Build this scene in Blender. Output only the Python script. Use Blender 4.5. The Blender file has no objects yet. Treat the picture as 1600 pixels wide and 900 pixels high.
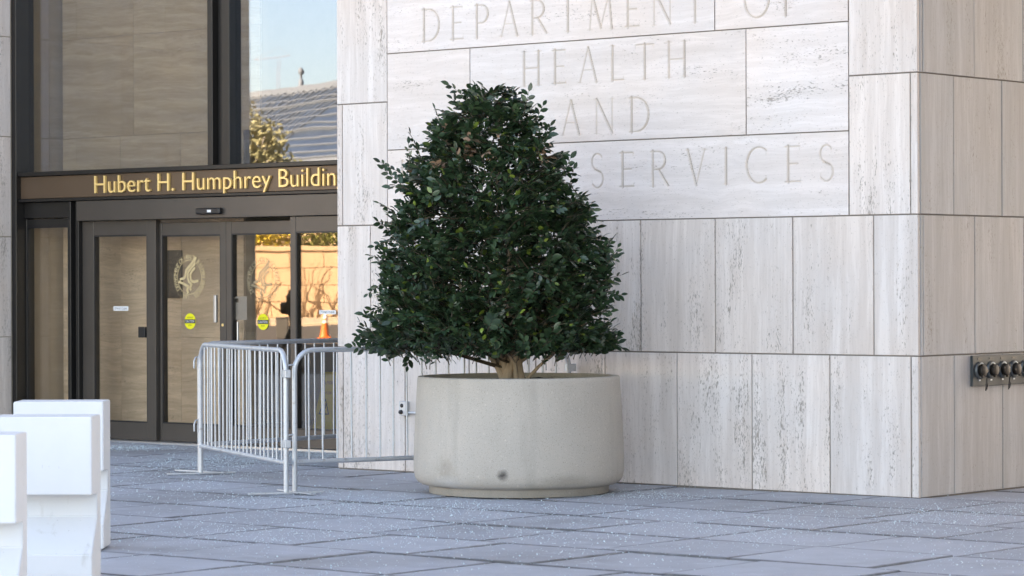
import bpy, bmesh, math, random
import numpy as np
from mathutils import Vector, Matrix, noise as mnoise

R = math.radians
random.seed(7)
rng = np.random.default_rng(7)
sc = bpy.context.scene
C = sc.collection

# ------------------------------------------------------------------ camera
FPX = 4598.0            # focal length in pixels of the 1600 px wide photograph
cam_d = bpy.data.cameras.new('camera')
cam = bpy.data.objects.new('camera', cam_d)
C.objects.link(cam)
cam_d.sensor_width = 36.0
cam_d.lens = FPX / 1600 * 36
cam_d.shift_y = -10 / 1600
cam_d.clip_start = 0.5
cam_d.clip_end = 3000
cam.matrix_world = Matrix.Translation((0, 0, 1.6)) @ Matrix.Rotation(R(90), 4, 'X') @ Matrix.Rotation(R(-0.193), 4, 'Z')
cam_d.dof.use_dof = True
cam_d.dof.focus_distance = 22.0
cam_d.dof.aperture_fstop = 6.3
sc.camera = cam

# ------------------------------------------------------------------ sky, sun, exposure
SUN_EL, SUN_AZ = 36.0, (0.45, 0.893)         # direction towards the sun: behind and right of the building
w = bpy.data.worlds.new('World'); sc.world = w; w.use_nodes = True
wn = w.node_tree; wn.nodes.clear()
sky = wn.nodes.new('ShaderNodeTexSky'); sky.sky_type = 'NISHITA'; sky.sun_disc = False
sky.sun_elevation = R(SUN_EL); sky.sun_rotation = math.atan2(SUN_AZ[0], SUN_AZ[1])
sky.air_density = 1.0; sky.dust_density = 1.0; sky.ozone_density = 1.0
bg = wn.nodes.new('ShaderNodeBackground'); bg.inputs[1].default_value = 0.065
wo = wn.nodes.new('ShaderNodeOutputWorld')
wn.links.new(sky.outputs[0], bg.inputs[0]); wn.links.new(bg.outputs[0], wo.inputs[0])
sun_d = bpy.data.lights.new('sun', 'SUN'); sun_d.energy = 5.0; sun_d.angle = R(0.5); sun_d.color = (1, .93, .82)
sun = bpy.data.objects.new('sun', sun_d); C.objects.link(sun)
_s = Vector((SUN_AZ[0] * math.cos(R(SUN_EL)), SUN_AZ[1] * math.cos(R(SUN_EL)), math.sin(R(SUN_EL)))).normalized()
sun.rotation_euler = (-_s).to_track_quat('-Z', 'Y').to_euler()
sun.location = (0, 0, 60)
vs = sc.view_settings
vs.view_transform = 'Standard'; vs.look = 'None'; vs.gamma = 1.0; vs.use_curve_mapping = False
vs.exposure = 3.68
vs.use_white_balance = True; vs.white_balance_temperature = 8500; vs.white_balance_tint = 18
sc.render.engine = 'CYCLES'
sc.cycles.use_denoising = True
sc.cycles.max_bounces = 8; sc.cycles.transparent_max_bounces = 12

# ------------------------------------------------------------------ frame of the building
CX, CY = 2.98, 21.57                       # the travertine corner
PH = math.atan2(-0.642, 0.7667)            # local x runs right along the inscribed wall, y into the building
M_B = Matrix.Translation((CX, CY, 0)) @ Matrix.Rotation(PH, 4, 'Z')
M_BI = M_B.inverted()
def unroll(x, y):
    dx, dy = x - 800, y - 440
    return (dx - .00337 * dy) / FPX, (dy + .00337 * dx) / FPX
def on_plane(x, y, v):                     # photo pixel -> (local x, z) on the plane local y = v
    k, q = unroll(x, y)
    o = M_BI @ Vector((0, 0, 1.6)); d = M_BI.to_3x3() @ Vector((k, 1, -q))
    t = (v - o.y) / d.y
    p = o + d * t
    return p.x, p.z
def ground(x, y):                          # photo pixel -> ground point
    k, q = unroll(x, y)
    t = 1.6 / q
    return k * t, t
# the camera mirrored in the door glass: where the reflected street stands
GLASS_V = 1.9
_o = M_BI @ Vector((0, 0, 1.6)); _m = M_B @ Vector((_o.x, 2 * GLASS_V - _o.y, 1.6))
def _mir(d):
    l = M_BI.to_3x3() @ Vector(d); l.y = -l.y
    return M_B.to_3x3() @ l
VF, VR = _mir((0, 1, 0)), _mir((1, 0, 0))
def mirrored(x, y, D):
    k, q = unroll(x, y)
    return _m + (VF + VR * k) * D + Vector((0, 0, -q * D))

# ------------------------------------------------------------------ helpers
def tag(o, label=None, cat=None, group=None, kind=None):
    if label: o['label'] = label
    if cat: o['category'] = cat
    if group: o['group'] = group
    if kind: o['kind'] = kind
    return o
def empty(name, mw=None, parent=None):
    o = bpy.data.objects.new(name, None); C.objects.link(o)
    o.empty_display_size = .1
    if parent: o.parent = parent
    if mw is not None: o.matrix_local = mw
    return o
def link(name, me, parent=None, mw=None, m=None):
    if m is not None and not me.materials: me.materials.append(m)
    o = bpy.data.objects.new(name, me); C.objects.link(o)
    if parent: o.parent = parent
    if mw is not None: o.matrix_local = mw
    return o
def T(x, y, z): return Matrix.Translation((x, y, z))

class MB:
    """collects plain geometry for one mesh"""
    def __init__(s): s.v = []; s.f = []; s.smooth = []
    def add(s, vs_, fs, smooth=False, M=None):
        n = len(s.v)
        s.v += [tuple(M @ Vector(p)) if M is not None else tuple(p) for p in vs_]
        s.f += [tuple(i + n for i in f) for f in fs]; s.smooth += [smooth] * len(fs)
        return s
    def box(s, x0, x1, y0, y1, z0, z1, M=None, c=0.0):
        if c <= 0:
            p = [(x, y, z) for z in (z0, z1) for y in (y0, y1) for x in (x0, x1)]
            return s.add(p, [(0, 2, 3, 1), (4, 5, 7, 6), (0, 1, 5, 4), (2, 6, 7, 3), (0, 4, 6, 2), (1, 3, 7, 5)], False, M)
        bm = bmesh.new(); bmesh.ops.create_cube(bm, size=1)
        for q in bm.verts: q.co = Vector(((x0 + x1) / 2 + q.co.x * (x1 - x0), (y0 + y1) / 2 + q.co.y * (y1 - y0), (z0 + z1) / 2 + q.co.z * (z1 - z0)))
        bmesh.ops.bevel(bm, geom=bm.edges[:], offset=c, segments=1, affect='EDGES')
        bm.verts.index_update()
        s.add([q.co.copy() for q in bm.verts], [[q.index for q in f.verts] for f in bm.faces], False, M); bm.free()
        return s
    def tube(s, pts, r, n=8, caps=True, M=None):
        pts = [Vector(p) for p in pts]
        rr = r if isinstance(r, (list, tuple)) else [r] * len(pts)
        vs_, fs = [], []
        up = None
        for i, p in enumerate(pts):
            d = (pts[min(i + 1, len(pts) - 1)] - pts[max(i - 1, 0)]).normalized()
            if up is None:
                up = d.orthogonal().normalized()
            up = (up - d * up.dot(d)).normalized()
            b = d.cross(up)
            for j in range(n):
                a = 2 * math.pi * j / n
                vs_.append(p + (up * math.cos(a) + b * math.sin(a)) * rr[i])
        for i in range(len(pts) - 1):
            for j in range(n):
                fs.append((i * n + j, i * n + (j + 1) % n, (i + 1) * n + (j + 1) % n, (i + 1) * n + j))
        s.add(vs_, fs, n > 5, M)
        if caps:
            s.add(vs_[:n], [tuple(range(n))[::-1]], False, M); s.add(vs_[-n:], [tuple(range(n))], False, M)
        return s
    def lathe(s, prof, n=48, M=None, close=False, smooth=True):
        vs_ = [(r * math.cos(2 * math.pi * j / n), r * math.sin(2 * math.pi * j / n), z) for r, z in prof for j in range(n)]
        fs = [(i * n + j, i * n + (j + 1) % n, (i + 1) * n + (j + 1) % n, (i + 1) * n + j) for i in range(len(prof) - 1) for j in range(n)]
        if close:
            fs.append(tuple(range(n))[::-1]); fs.append(tuple((len(prof) - 1) * n + j for j in range(n)))
        return s.add(vs_, fs, smooth, M)
    def prism(s, poly, y0, y1, M=None):      # poly in (x, z), extruded along y
        n = len(poly)
        vs_ = [(x, y0, z) for x, z in poly] + [(x, y1, z) for x, z in poly]
        fs = [tuple(range(n)), tuple(range(2 * n - 1, n - 1, -1))] + [(i, i + n, (i + 1) % n + n, (i + 1) % n) for i in range(n)]
        return s.add(vs_, fs, False, M)
    def mesh(s, name, m=None):
        me = bpy.data.meshes.new(name)
        me.from_pydata([tuple(p) for p in s.v], [], s.f)
        me.polygons.foreach_set('use_smooth', s.smooth)
        if m: me.materials.append(m)
        me.update(); return me
    def build(s, name, m, parent=None, mw=None):
        return link(name, s.mesh(name, m), parent, mw)

# ------------------------------------------------------------------ materials
class NT:
    def __init__(s, name):
        s.m = bpy.data.materials.new(name); s.m.use_nodes = True
        s.t = s.m.node_tree; s.b = s.t.nodes['Principled BSDF']; s.out = s.t.nodes['Material Output']
    def n(s, typ, **kw):
        nd = s.t.nodes.new('ShaderNode' + typ)
        for k, v_ in kw.items():
            if k.startswith('i_'):
                key = k[2:]; key = int(key) if key.isdigit() else key.replace('_', ' ')
                s.set(nd.inputs[key], v_)
            else: setattr(nd, k, v_)
        return nd
    def set(s, sock, v_):
        if isinstance(v_, bpy.types.NodeSocket): s.t.links.new(v_, sock)
        elif isinstance(v_, bpy.types.Node): s.t.links.new(v_.outputs[0], sock)
        else:
            if isinstance(v_, (tuple, list)) and len(v_) == 3 and sock.type == 'RGBA': v_ = (*v_, 1)
            sock.default_value = v_
    def math(s, op, a, b=0.0, c=0.0, clamp=False):
        nd = s.n('Math', operation=op, use_clamp=clamp); s.set(nd.inputs[0], a); s.set(nd.inputs[1], b)
        if op in ('MULTIPLY_ADD', 'SMOOTH_MIN'): s.set(nd.inputs[2], c)
        return nd.outputs[0]
    def vmath(s, op, a, b=(0, 0, 0)):
        nd = s.n('VectorMath', operation=op); s.set(nd.inputs[0], a); s.set(nd.inputs[1], b); return nd.outputs[0]
    def ramp(s, fac, stops):
        nd = s.n('ValToRGB'); s.set(nd.inputs[0], fac)
        e = nd.color_ramp.elements
        while len(e) < len(stops): e.new(.5)
        for el, (p, c_) in zip(e, stops):
            el.position = p; el.color = (*c_, 1) if isinstance(c_, tuple) else (c_, c_, c_, 1)
        return nd.outputs[0]
    def mix(s, fac, a, b, blend='MIX'):
        nd = s.n('Mix', data_type='RGBA', blend_type=blend)
        s.set(nd.inputs[0], fac); s.set(nd.inputs[6], a); s.set(nd.inputs[7], b)
        return nd.outputs[2]
    def noise(s, vec, scale, detail=3.0, rough=.55, out=0):
        nd = s.n('TexNoise'); s.set(nd.inputs['Vector'], vec); nd.inputs['Scale'].default_value = scale
        nd.inputs['Detail'].default_value = detail; nd.inputs['Roughness'].default_value = rough
        return nd.outputs[out]
    def obj_coord(s): return s.n('TexCoord').outputs['Object']
    def rand(s): return s.n('ObjectInfo').outputs['Random']
    def bump(s, h, strength=.3, dist=.01, normal=None):
        nd = s.n('Bump'); nd.inputs['Strength'].default_value = strength; nd.inputs['Distance'].default_value = dist
        s.set(nd.inputs['Height'], h)
        if normal is not None: s.set(nd.inputs['Normal'], normal)
        return nd.outputs[0]
    def base(s, col=None, rough=None, metal=None, spec=None, normal=None):
        if col is not None: s.set(s.b.inputs['Base Color'], col)
        if rough is not None: s.set(s.b.inputs['Roughness'], rough)
        if metal is not None: s.set(s.b.inputs['Metallic'], metal)
        if spec is not None: s.set(s.b.inputs['Specular IOR Level'], spec)
        if normal is not None: s.set(s.b.inputs['Normal'], normal)
        return s.m

def plain(name, col, rough=.5, metal=0.0, spec=.5, var=.12, scale=6.0, bump=0.0):
    n = NT(name); co = n.obj_coord()
    f = n.noise(co, scale, 4)
    c_ = n.mix(n.math('MULTIPLY', f, 1.0), tuple(x * (1 - var) for x in col), tuple(min(1, x * (1 + var)) for x in col))
    nrm = n.bump(n.noise(co, scale * 12, 3), bump, .003) if bump else None
    return n.base(c_, rough, metal, spec, nrm)

def travertine(name, horiz=False, light=(.79, .72, .665), dark=(.625, .55, .495), pits=1.0, blocks=False):
    n = NT(name); co = n.obj_coord()
    rnd = n.rand()
    off = n.n('CombineXYZ'); n.set(off.inputs[0], n.math('MULTIPLY', rnd, 37.0)); n.set(off.inputs[1], n.math('MULTIPLY', rnd, 91.0)); n.set(off.inputs[2], n.math('MULTIPLY', rnd, 53.0))
    p = n.vmath('ADD', co, off)
    warp = n.noise(p, 2.2, 2, out=1)
    p = n.vmath('ADD', p, n.vmath('MULTIPLY', n.vmath('SUBTRACT', warp, (.5, .5, .5)), (.10, .10, .10) if horiz else (.05, .05, .05)))
    def st(a, b):  # stretched along the bedding
        return n.vmath('MULTIPLY', p, (b, a, a) if horiz else (a, a, b))
    bands = n.noise(st(9, .5), 1.0, 5, .62)
    fine = n.noise(st(55, 2.5), 1.0, 4, .6)
    col = n.ramp(n.math('ADD', n.math('MULTIPLY', bands, .65), n.math('MULTIPLY', fine, .35)), [(.34, dark), (.5, tuple((a + b) / 2 for a, b in zip(light, dark))), (.60, light)])
    tint = n.ramp(n.noise(p, .9, 2), [(.35, (1.0, .965, .945)), (.65, (.97, .98, 1.0))])
    col = n.mix(1.0, col, tint, 'MULTIPLY')
    tone = n.math('MULTIPLY_ADD', rnd, .10, .93)
    col = n.mix(1.0, col, n.n('CombineColor', i_0=tone, i_1=tone, i_2=tone).outputs[0], 'MULTIPLY')
    # open pits, gathered along a few beds
    clus = n.noise(st(7, 1.0), 1.0, 5, .6)
    clus2 = n.math('MULTIPLY_ADD', rnd, .045, .055)
    pn = n.noise(st(120, 30), 1.0, 2.5, .6)
    pn2 = n.noise(st(48, 14), 1.0, 4.5, .7)
    thr = n.math('SUBTRACT', 1.115, n.math('ADD', n.math('MULTIPLY', clus, .78 * pits), clus2))
    pit = n.math('MULTIPLY', n.math('SUBTRACT', n.math('MAXIMUM', pn, n.math('ADD', pn2, -.035)), thr), 16.0, clamp=True)
    col = n.mix(n.math('MULTIPLY', pit, .72), col, (.27, .225, .18))
    if blocks:
        br = n.n('TexBrick'); n.set(br.inputs['Vector'], n.vmath('MULTIPLY', co, (1, 1, 1)))
    fl = n.noise(st(150, 45), 1.0, 1.5)
    col = n.mix(n.math('MULTIPLY', n.math('MULTIPLY', n.math('SUBTRACT', fl, .665), 14, clamp=True), .55), col, (.30, .25, .205))
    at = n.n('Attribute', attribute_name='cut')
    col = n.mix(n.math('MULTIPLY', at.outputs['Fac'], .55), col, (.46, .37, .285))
    h = n.math('SUBTRACT', n.math('MULTIPLY', fine, .25), pit)
    return n.base(col, .62, 0, .35, n.bump(h, .55, .006))

M_TV = travertine('travertine_vertical')
M_TH = travertine('travertine_horizontal', True, (.79, .72, .675), (.66, .59, .54), .90)
M_TV_SHADE = travertine('travertine_shade_tone', False, (.535, .52, .51), (.415, .395, .38), .9)  # same stone, darker and greyer: the flank's shade is put into the colour
M_TR = travertine('travertine_blocks', True, (.80, .69, .56), (.52, .43, .335), .9)
M_MORTAR = plain('mortar', (.22, .195, .17), .9)
M_JOINT = plain('pale_joint', (.42, .36, .29), .9)
M_CORE = plain('building_core', (.5, .46, .42), .8)
M_SOFFIT = plain('soffit_concrete', (.45, .42, .39), .8)
M_BRONZE = plain('bronze_anodised', (.085, .072, .062), .38, .35, .5, .2, 3)
M_BRONZE_D = plain('dark_bronze', (.022, .020, .019), .35, .3, .5, .2, 3)
M_SIGN = plain('sign_bronze', (.13, .085, .055), .42, .35, .5, .2, 1.2)
M_GOLD = plain('gold_letter', (1.0, .66, .26), .38, .25, .5, .06)
M_GOLDP = plain('gold_print', (.62, .47, .25), .5, 0, .4, .05)
def m_faint():
    n = NT('washed_out_gold_print'); n.base((.55, .44, .26), .5)
    tr = n.n('BsdfTransparent'); mx = n.n('MixShader', i_0=.45)
    n.set(mx.inputs[1], tr.outputs[0]); n.set(mx.inputs[2], n.b.outputs[0]); n.t.links.new(mx.outputs[0], n.out.inputs['Surface'])
    return n.m
M_GOLDF = m_faint()  # same gold print made translucent, imitating its wash-out by the bright reflection
M_BLACK = plain('black_plastic', (.012, .012, .014), .4)
M_WHITEP = plain('white_print', (.75, .76, .76), .5)
M_GREYP = plain('grey_paper', (.30, .31, .32), .6)
M_YEL = plain('yellow_print', (.80, .74, .02), .5, 0, .4, .05)
M_YELP = plain('yellow_plastic', (.95, .74, .02), .45)
M_REDP = plain('red_print', (.45, .06, .03), .5)
M_STEEL = plain('brushed_steel', (.55, .56, .57), .35, .9)
M_DIRT = plain('soil', (.03, .022, .016), .95, 0, .2, .5, 30, .6)

def m_galv():
    n = NT('galvanised_steel'); co = n.obj_coord()
    v_ = n.n('TexVoronoi', i_Scale=60.0, i_Vector=co).outputs['Distance']
    f = n.noise(co, 9, 5)
    c_ = n.mix(f, (.44, .47, .50), (.66, .68, .70))
    c_ = n.mix(n.math('MULTIPLY', v_, .3), c_, (.36, .38, .40))
    rust = n.math('MULTIPLY', n.math('SUBTRACT', n.noise(co, 23, 4), .61), 9, clamp=True)
    c_ = n.mix(n.math('MULTIPLY', rust, .45), c_, (.26, .2, .15))
    return n.base(c_, n.math('MULTIPLY_ADD', f, .25, .30), .55, .5, n.bump(f, .1, .002))
M_GALV = m_galv()

def m_concrete(name, col, speck=.5, stains=()):
    n = NT(name); co = n.obj_coord()
    f = n.noise(co, 2.5, 5); g = n.noise(co, 140, 2); g2 = n.noise(co, 55, 3)
    c_ = n.mix(f, tuple(x * .84 for x in col), tuple(x * 1.1 for x in col))
    c_ = n.mix(n.math('MULTIPLY', n.math('MULTIPLY', n.math('SUBTRACT', g, .58), 8, clamp=True), speck), c_, tuple(x * .45 for x in col))
    c_ = n.mix(n.math('MULTIPLY', n.math('MULTIPLY', n.math('SUBTRACT', g2, .62), 8, clamp=True), speck * .7), c_, tuple(min(1, x * 1.5) for x in col))
    drip = n.noise(n.vmath('MULTIPLY', co, (5, 5, .6)), 1.0, 5)
    c_ = n.mix(n.math('MULTIPLY', n.math('MULTIPLY', n.math('SUBTRACT', drip, .55), 5, clamp=True), .42), c_, tuple(x * .58 for x in col))
    for (px, py, pz, sx, sz, amt, scol) in stains:
        d = n.vmath('MULTIPLY', n.vmath('SUBTRACT', co, (px, py, pz)), (1 / sx, 1 / sx, 1 / sz))
        ln = n.n('VectorMath', operation='LENGTH'); n.set(ln.inputs[0], d)
        k = n.math('SUBTRACT', 1.15, n.math('ADD', ln.outputs['Value'], n.math('MULTIPLY', n.math('SUBTRACT', n.noise(co, 16, 5, .7), .5), 1.5)), clamp=True)
        c_ = n.mix(n.math('MULTIPLY', k, amt), c_, scol)
    return n.base(c_, .82, 0, .3, n.bump(n.math('ADD', g, n.math('MULTIPLY', f, .6)), .25, .004))
M_PLANTER = m_concrete('planter_concrete', (.475, .425, .365), .6,
    ((-.125, -.80, .175, .045, .042, .95, (.06, .055, .05)), (-.52, -.55, .22, .10, .10, .45, (.22, .18, .13)), (.35, -.7, .13, .2, .05, .3, (.2, .17, .13)), (-.55, -.6, .1, .2, .06, .25, (.62, .64, .66))))
def m_white_block():
    n = NT('white_painted_concrete'); co = n.obj_coord()
    f = n.noise(co, 3, 5); s_ = n.noise(n.vmath('MULTIPLY', co, (7, 7, 2)), 1.0, 6, .7)
    c_ = n.mix(f, (.62, .63, .64), (.74, .74, .74))
    c_ = n.mix(n.math('MULTIPLY', n.math('MULTIPLY', n.math('SUBTRACT', s_, .62), 9, clamp=True), .5), c_, (.46, .44, .40))
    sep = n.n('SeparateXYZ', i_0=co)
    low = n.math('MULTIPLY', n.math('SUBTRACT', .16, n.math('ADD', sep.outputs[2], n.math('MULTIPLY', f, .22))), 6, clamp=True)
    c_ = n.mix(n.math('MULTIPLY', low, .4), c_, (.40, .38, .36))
    scr = n.noise(n.vmath('MULTIPLY', co, (60, 60, 14)), 1.0, 2)
    c_ = n.mix(n.math('MULTIPLY', n.math('MULTIPLY', n.math('SUBTRACT', scr, .715), 22, clamp=True), .55), c_, (.30, .29, .28))
    return n.base(c_, .55, 0, .4, n.bump(n.noise(co, 45, 4), .12, .004))
M_WBLOCK = m_white_block()

def m_paver(name, grimy):
    n = NT(name); co = n.obj_coord(); rnd = n.rand()
    off = n.n('CombineXYZ'); n.set(off.inputs[0], n.math('MULTIPLY', rnd, 77)); n.set(off.inputs[1], n.math('MULTIPLY', rnd, 31))
    p = n.vmath('ADD', co, off)
    geo = n.n('NewGeometry').outputs['Position']
    big = n.noise(geo, .55, 5, .6); mid = n.noise(p, 3.2, 6, .65); g = n.noise(p, 90, 3)
    c_ = n.mix(mid, (.275, .285, .312), (.43, .447, .485))
    tone = n.math('MULTIPLY_ADD', rnd, .18, .91)
    c_ = n.mix(1.0, c_, n.n('CombineColor', i_0=tone, i_1=tone, i_2=tone).outputs[0], 'MULTIPLY')
    c_ = n.mix(n.math('MULTIPLY', n.math('MULTIPLY', n.math('SUBTRACT', big, .52), 5, clamp=True), .55), c_, (.15, .135, .12))
    smear = n.noise(n.vmath('MULTIPLY', n.vmath('ADD', p, n.vmath('MULTIPLY', n.noise(p, 2, 3, out=1), (.3, .3, 0))), (2.0, 5.5, 1)), 1.0, 5, .65)
    c_ = n.mix(n.math('MULTIPLY', n.math('MULTIPLY', n.math('SUBTRACT', smear, .55), 6, clamp=True), .5), c_, (.50, .525, .57))
    c_ = n.mix(n.math('MULTIPLY', n.math('MULTIPLY', n.math('SUBTRACT', g, .6), 7, clamp=True), .5), c_, (.11, .11, .11))
    sep = n.n('SeparateXYZ', i_0=co)
    ed = n.math('MAXIMUM', n.math('ABSOLUTE', sep.outputs[0]), n.math('ADD', n.math('ABSOLUTE', sep.outputs[1]), .014))
    grime = n.math('MULTIPLY', n.math('SUBTRACT', n.math('ADD', ed, n.math('MULTIPLY', n.noise(p, 7, 4), .06)), .468), 24, clamp=True)
    c_ = n.mix(n.math('MULTIPLY', grime, .8 if grimy else 0.0), c_, (.05, .047, .045))
    ro = n.math('MULTIPLY_ADD', smear, .25, .52)
    return n.base(c_, ro, 0, .5, n.bump(n.math('ADD', g, mid), .25, .004))
M_PAVER = m_paver('stone_paver', True)
M_PAVER_FAR = m_paver('stone_paver_far', False)
M_BED = plain('paving_bed', (.035, .033, .032), .95, 0, .2, .3, 8)
M_GROUND = plain('open_ground', (.27, .26, .25), .85, 0, .3, .25, .12)
M_ROAD = plain('asphalt', (.075, .075, .08), .8, 0, .3, .3, 1.5)
M_WALK = plain('pavement_concrete', (.42, .36, .29), .8, 0, .3, .15, 2)

def m_glass(name, refl, tint, thru):
    n = NT(name); co = n.obj_coord()
    wav = n.bump(n.noise(co, 1.3, 2), .035, .01)
    gl = n.n('BsdfGlossy'); n.set(gl.inputs['Color'], tint); gl.inputs['Roughness'].default_value = 0.0
    n.set(gl.inputs['Normal'], wav)
    tr = n.n('BsdfTransparent'); n.set(tr.inputs['Color'], thru)
    mx = n.n('MixShader')
    mx.inputs[0].default_value = refl      # per face; a pane has two
    n.set(mx.inputs[1], tr.outputs[0]); n.set(mx.inputs[2], gl.outputs[0])
    n.t.links.new(mx.outputs[0], n.out.inputs['Surface'])
    return n.m
M_GLASS = m_glass('tinted_glass', .10, (1.0, .94, .86), (.97, .93, .88))
M_GLASSU = m_glass('tinted_upper_glass', .18, (.58, .72, 1.0), (.88, .84, .76))

def m_leaf(name, use_attr=True, col=None):
    n = NT(name)
    if use_attr:
        at = n.n('Attribute', attribute_name='tone').outputs['Fac']
        c_ = n.ramp(at, [(0.0, (.012, .030, .014)), (.5, (.028, .060, .027)), (.86, (.058, .098, .042)), (.93, (.13, .19, .03)), (.965, (.20, .25, .05)), (.98, (.26, .16, .10)), (1.0, (.30, .19, .13))])
    else:
        f = n.noise(n.obj_coord(), 40, 2); rn = n.rand()
        c_ = n.mix(n.math('MULTIPLY_ADD', rn, .7, n.math('MULTIPLY', f, .3)), tuple(x * .7 for x in col), tuple(x * 1.45 for x in col))
    n.base(c_, .33, 0, .6)
    return n.m
M_LEAF = m_leaf('leaf_foliage')
M_LEAF1 = m_leaf('leaf_green', False, (.031, .062, .028))
M_LEAF2 = m_leaf('leaf_yellow_green', False, (.15, .21, .035))
M_LEAF3 = m_leaf('leaf_dead', False, (.30, .185, .12))
def m_bark():
    n = NT('bark'); co = n.obj_coord()
    f = n.noise(n.vmath('MULTIPLY', co, (30, 30, 5)), 1.0, 5, .65)
    return n.base(n.mix(f, (.24, .175, .12), (.52, .41, .30)), .85, 0, .2, n.bump(f, .5, .006))
M_BARK = m_bark()
M_TWIG = plain('twig', (.075, .058, .038), .8, 0, .3, .3, 20)
def m_shard():
    n = NT('broken_tempered_glass')
    n.base((.53, .63, .66), .25, 0, .6)
    n.b.inputs['IOR'].default_value = 1.5
    return n.m
M_SHARD = m_shard()

# ------------------------------------------------------------------ ground
gm = MB().box(-900, 900, -900, 900, -.6, -.026)
tag(gm.build('ground', M_GROUND), kind='structure')
plaza = empty('plaza_paving'); tag(plaza, kind='structure')
PS = .95
bed = MB().box(-25, 13, -23, 16, -.3, -.022)
bed.build('paving_bed', M_BED, plaza, M_B)
pv = MB(); g_ = .009
pv.box(-PS / 2 + g_, PS / 2 - g_, -PS / 2 + g_, PS / 2 - g_, -.05, 0, None, .004)
pv_me = pv.mesh('paver', M_PAVER)
cells = []
for i in range(-26, 14):
    for j in range(-24, 17):
        lx, ly = .16 + i * PS + (.24 if j % 3 == 1 else 0), -.33 + j * PS
        if not (-24.5 < lx < 12.5 and -22.5 < ly < 15.5): continue
        if -5.9 < lx - .5 and lx + .5 < 0 and ly - .5 > 0: continue
        wp = M_B @ Vector((lx, ly, 0))
        px = 800 + FPX * wp.x / max(wp.y, .5)
        vis = wp.y > 14.8 and -120 < px < 1720 and not (-5.85 < lx < 0 and ly > .3) and not (lx >= 0 and ly > 8) and ly < 2.6
        cells.append((vis, abs(px - 800) if wp.y > 10 else 9e9, lx, ly))
cells.sort(key=lambda c_: (not c_[0], c_[1]))
n_single = min(300, sum(c_[0] for c_ in cells))
for _, _, lx, ly in cells[:n_single]:
    o = link('paver', pv_me, plaza, M_B @ T(lx, ly, random.uniform(-.010, -.001)) @ Matrix.Rotation(random.uniform(-.005, .005), 4, 'X') @ Matrix.Rotation(random.uniform(-.006, .006), 4, 'Y') @ Matrix.Rotation(random.uniform(-.004, .004), 4, 'Z'))
far = MB()
for _, _, lx, ly in cells[n_single:]:
    far.box(lx - PS / 2 + g_, lx + PS / 2 - g_, ly - PS / 2 + g_, ly + PS / 2 - g_, -.05, random.uniform(-.003, 0))
tag(far.build('distant_pavers', M_PAVER_FAR, plaza, M_B), kind='stuff')

# ------------------------------------------------------------------ the building
bld = empty('government_building', M_B)
tag(bld, 'pale travertine office building with carved inscription and dark bronze glazed entrance', 'building')
H1 = 1.042
TOPC = 10
_pc = {}
def panel(x0, x1, z0, z1, m, place, name='stone_panel', label=None, g=.005):
    w_, h_ = x1 - x0 - 2 * g, z1 - z0 - 2 * g
    key = (round(w_, 3), round(h_, 3), m.name)
    if key not in _pc:
        c_ = .003; a, b = w_ / 2, h_ / 2
        vs_ = [(-a + c_, 0, -b + c_), (a - c_, 0, -b + c_), (a - c_, 0, b - c_), (-a + c_, 0, b - c_),
               (-a, c_, -b), (a, c_, -b), (a, c_, b), (-a, c_, b), (-a, .03, -b), (a, .03, -b), (a, .03, b), (-a, .03, b)]
        fs = [(0, 1, 2, 3)] + [(i, i + 4, (i + 1) % 4 + 4, (i + 1) % 4) for i in range(4)] + [(i + 4, i + 8, (i + 1) % 4 + 8, (i + 1) % 4 + 4) for i in range(4)]
        _pc[key] = MB().add(vs_, fs).mesh('stone_panel', m)
    o = link(name, _pc[key], bld, place((x0 + x1) / 2, (z0 + z1) / 2))
    if label: o['label'] = label
    return o
jit = lambda: random.uniform(-.0012, .0012)
pA = lambda x, z: T(x, jit(), z)
def face_x(X):          # faces +x, width runs along +y
    return lambda y, z: T(X + jit(), y, z) @ Matrix.Rotation(R(90), 4, 'Z')
LW = 5.85
oddA = [-LW, -LW + .067] + [-.067 - .7145 * i for i in range(7, -1, -1)] + [0]
evenA = [-LW] + [-.39 - .7243 * i for i in range(7, -1, -1)] + [0]
for c in range(TOPC):
    z0, z1 = c * H1, (c + 1) * H1
    if c in (2, 3):
        xs = [-LW, -LW + .067, -5.26] if c == 2 else [-LW, -5.26]
        xr = [-.605, -.067, 0] if c == 2 else [-.605, 0]
        for q in (xs, xr):
            for a, b in zip(q, q[1:]): panel(a, b, z0, z1, M_TV, pA)
    else:
        xs = oddA if c % 2 == 0 else evenA
        for a, b in zip(xs, xs[1:]):
            if b - a > .01: panel(a, b, max(z0, .0), z1, M_TV, pA)
    # the flank round the corner
    ys = [.03, .495] + [.495 + .70 * i for i in range(1, 14)] if c % 2 == 0 else [.03, .068] + [.068 + .725 * i for i in range(1, 13)]
    for a, b in zip(ys, ys[1:]): panel(a, b, z0, z1, M_TV_SHADE, face_x(0))
# cores behind the panels (their face is the mortar of the joints)
core = MB()
core.box(-LW + .01, -.012, .012, 9.9, -.3, TOPC * H1)
core.build('wall_core', M_MORTAR, bld)
MB().box(-50, -12.162, -1.42, 9.9, -.3, TOPC * H1).build('wing_core', M_JOINT, bld)
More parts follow.
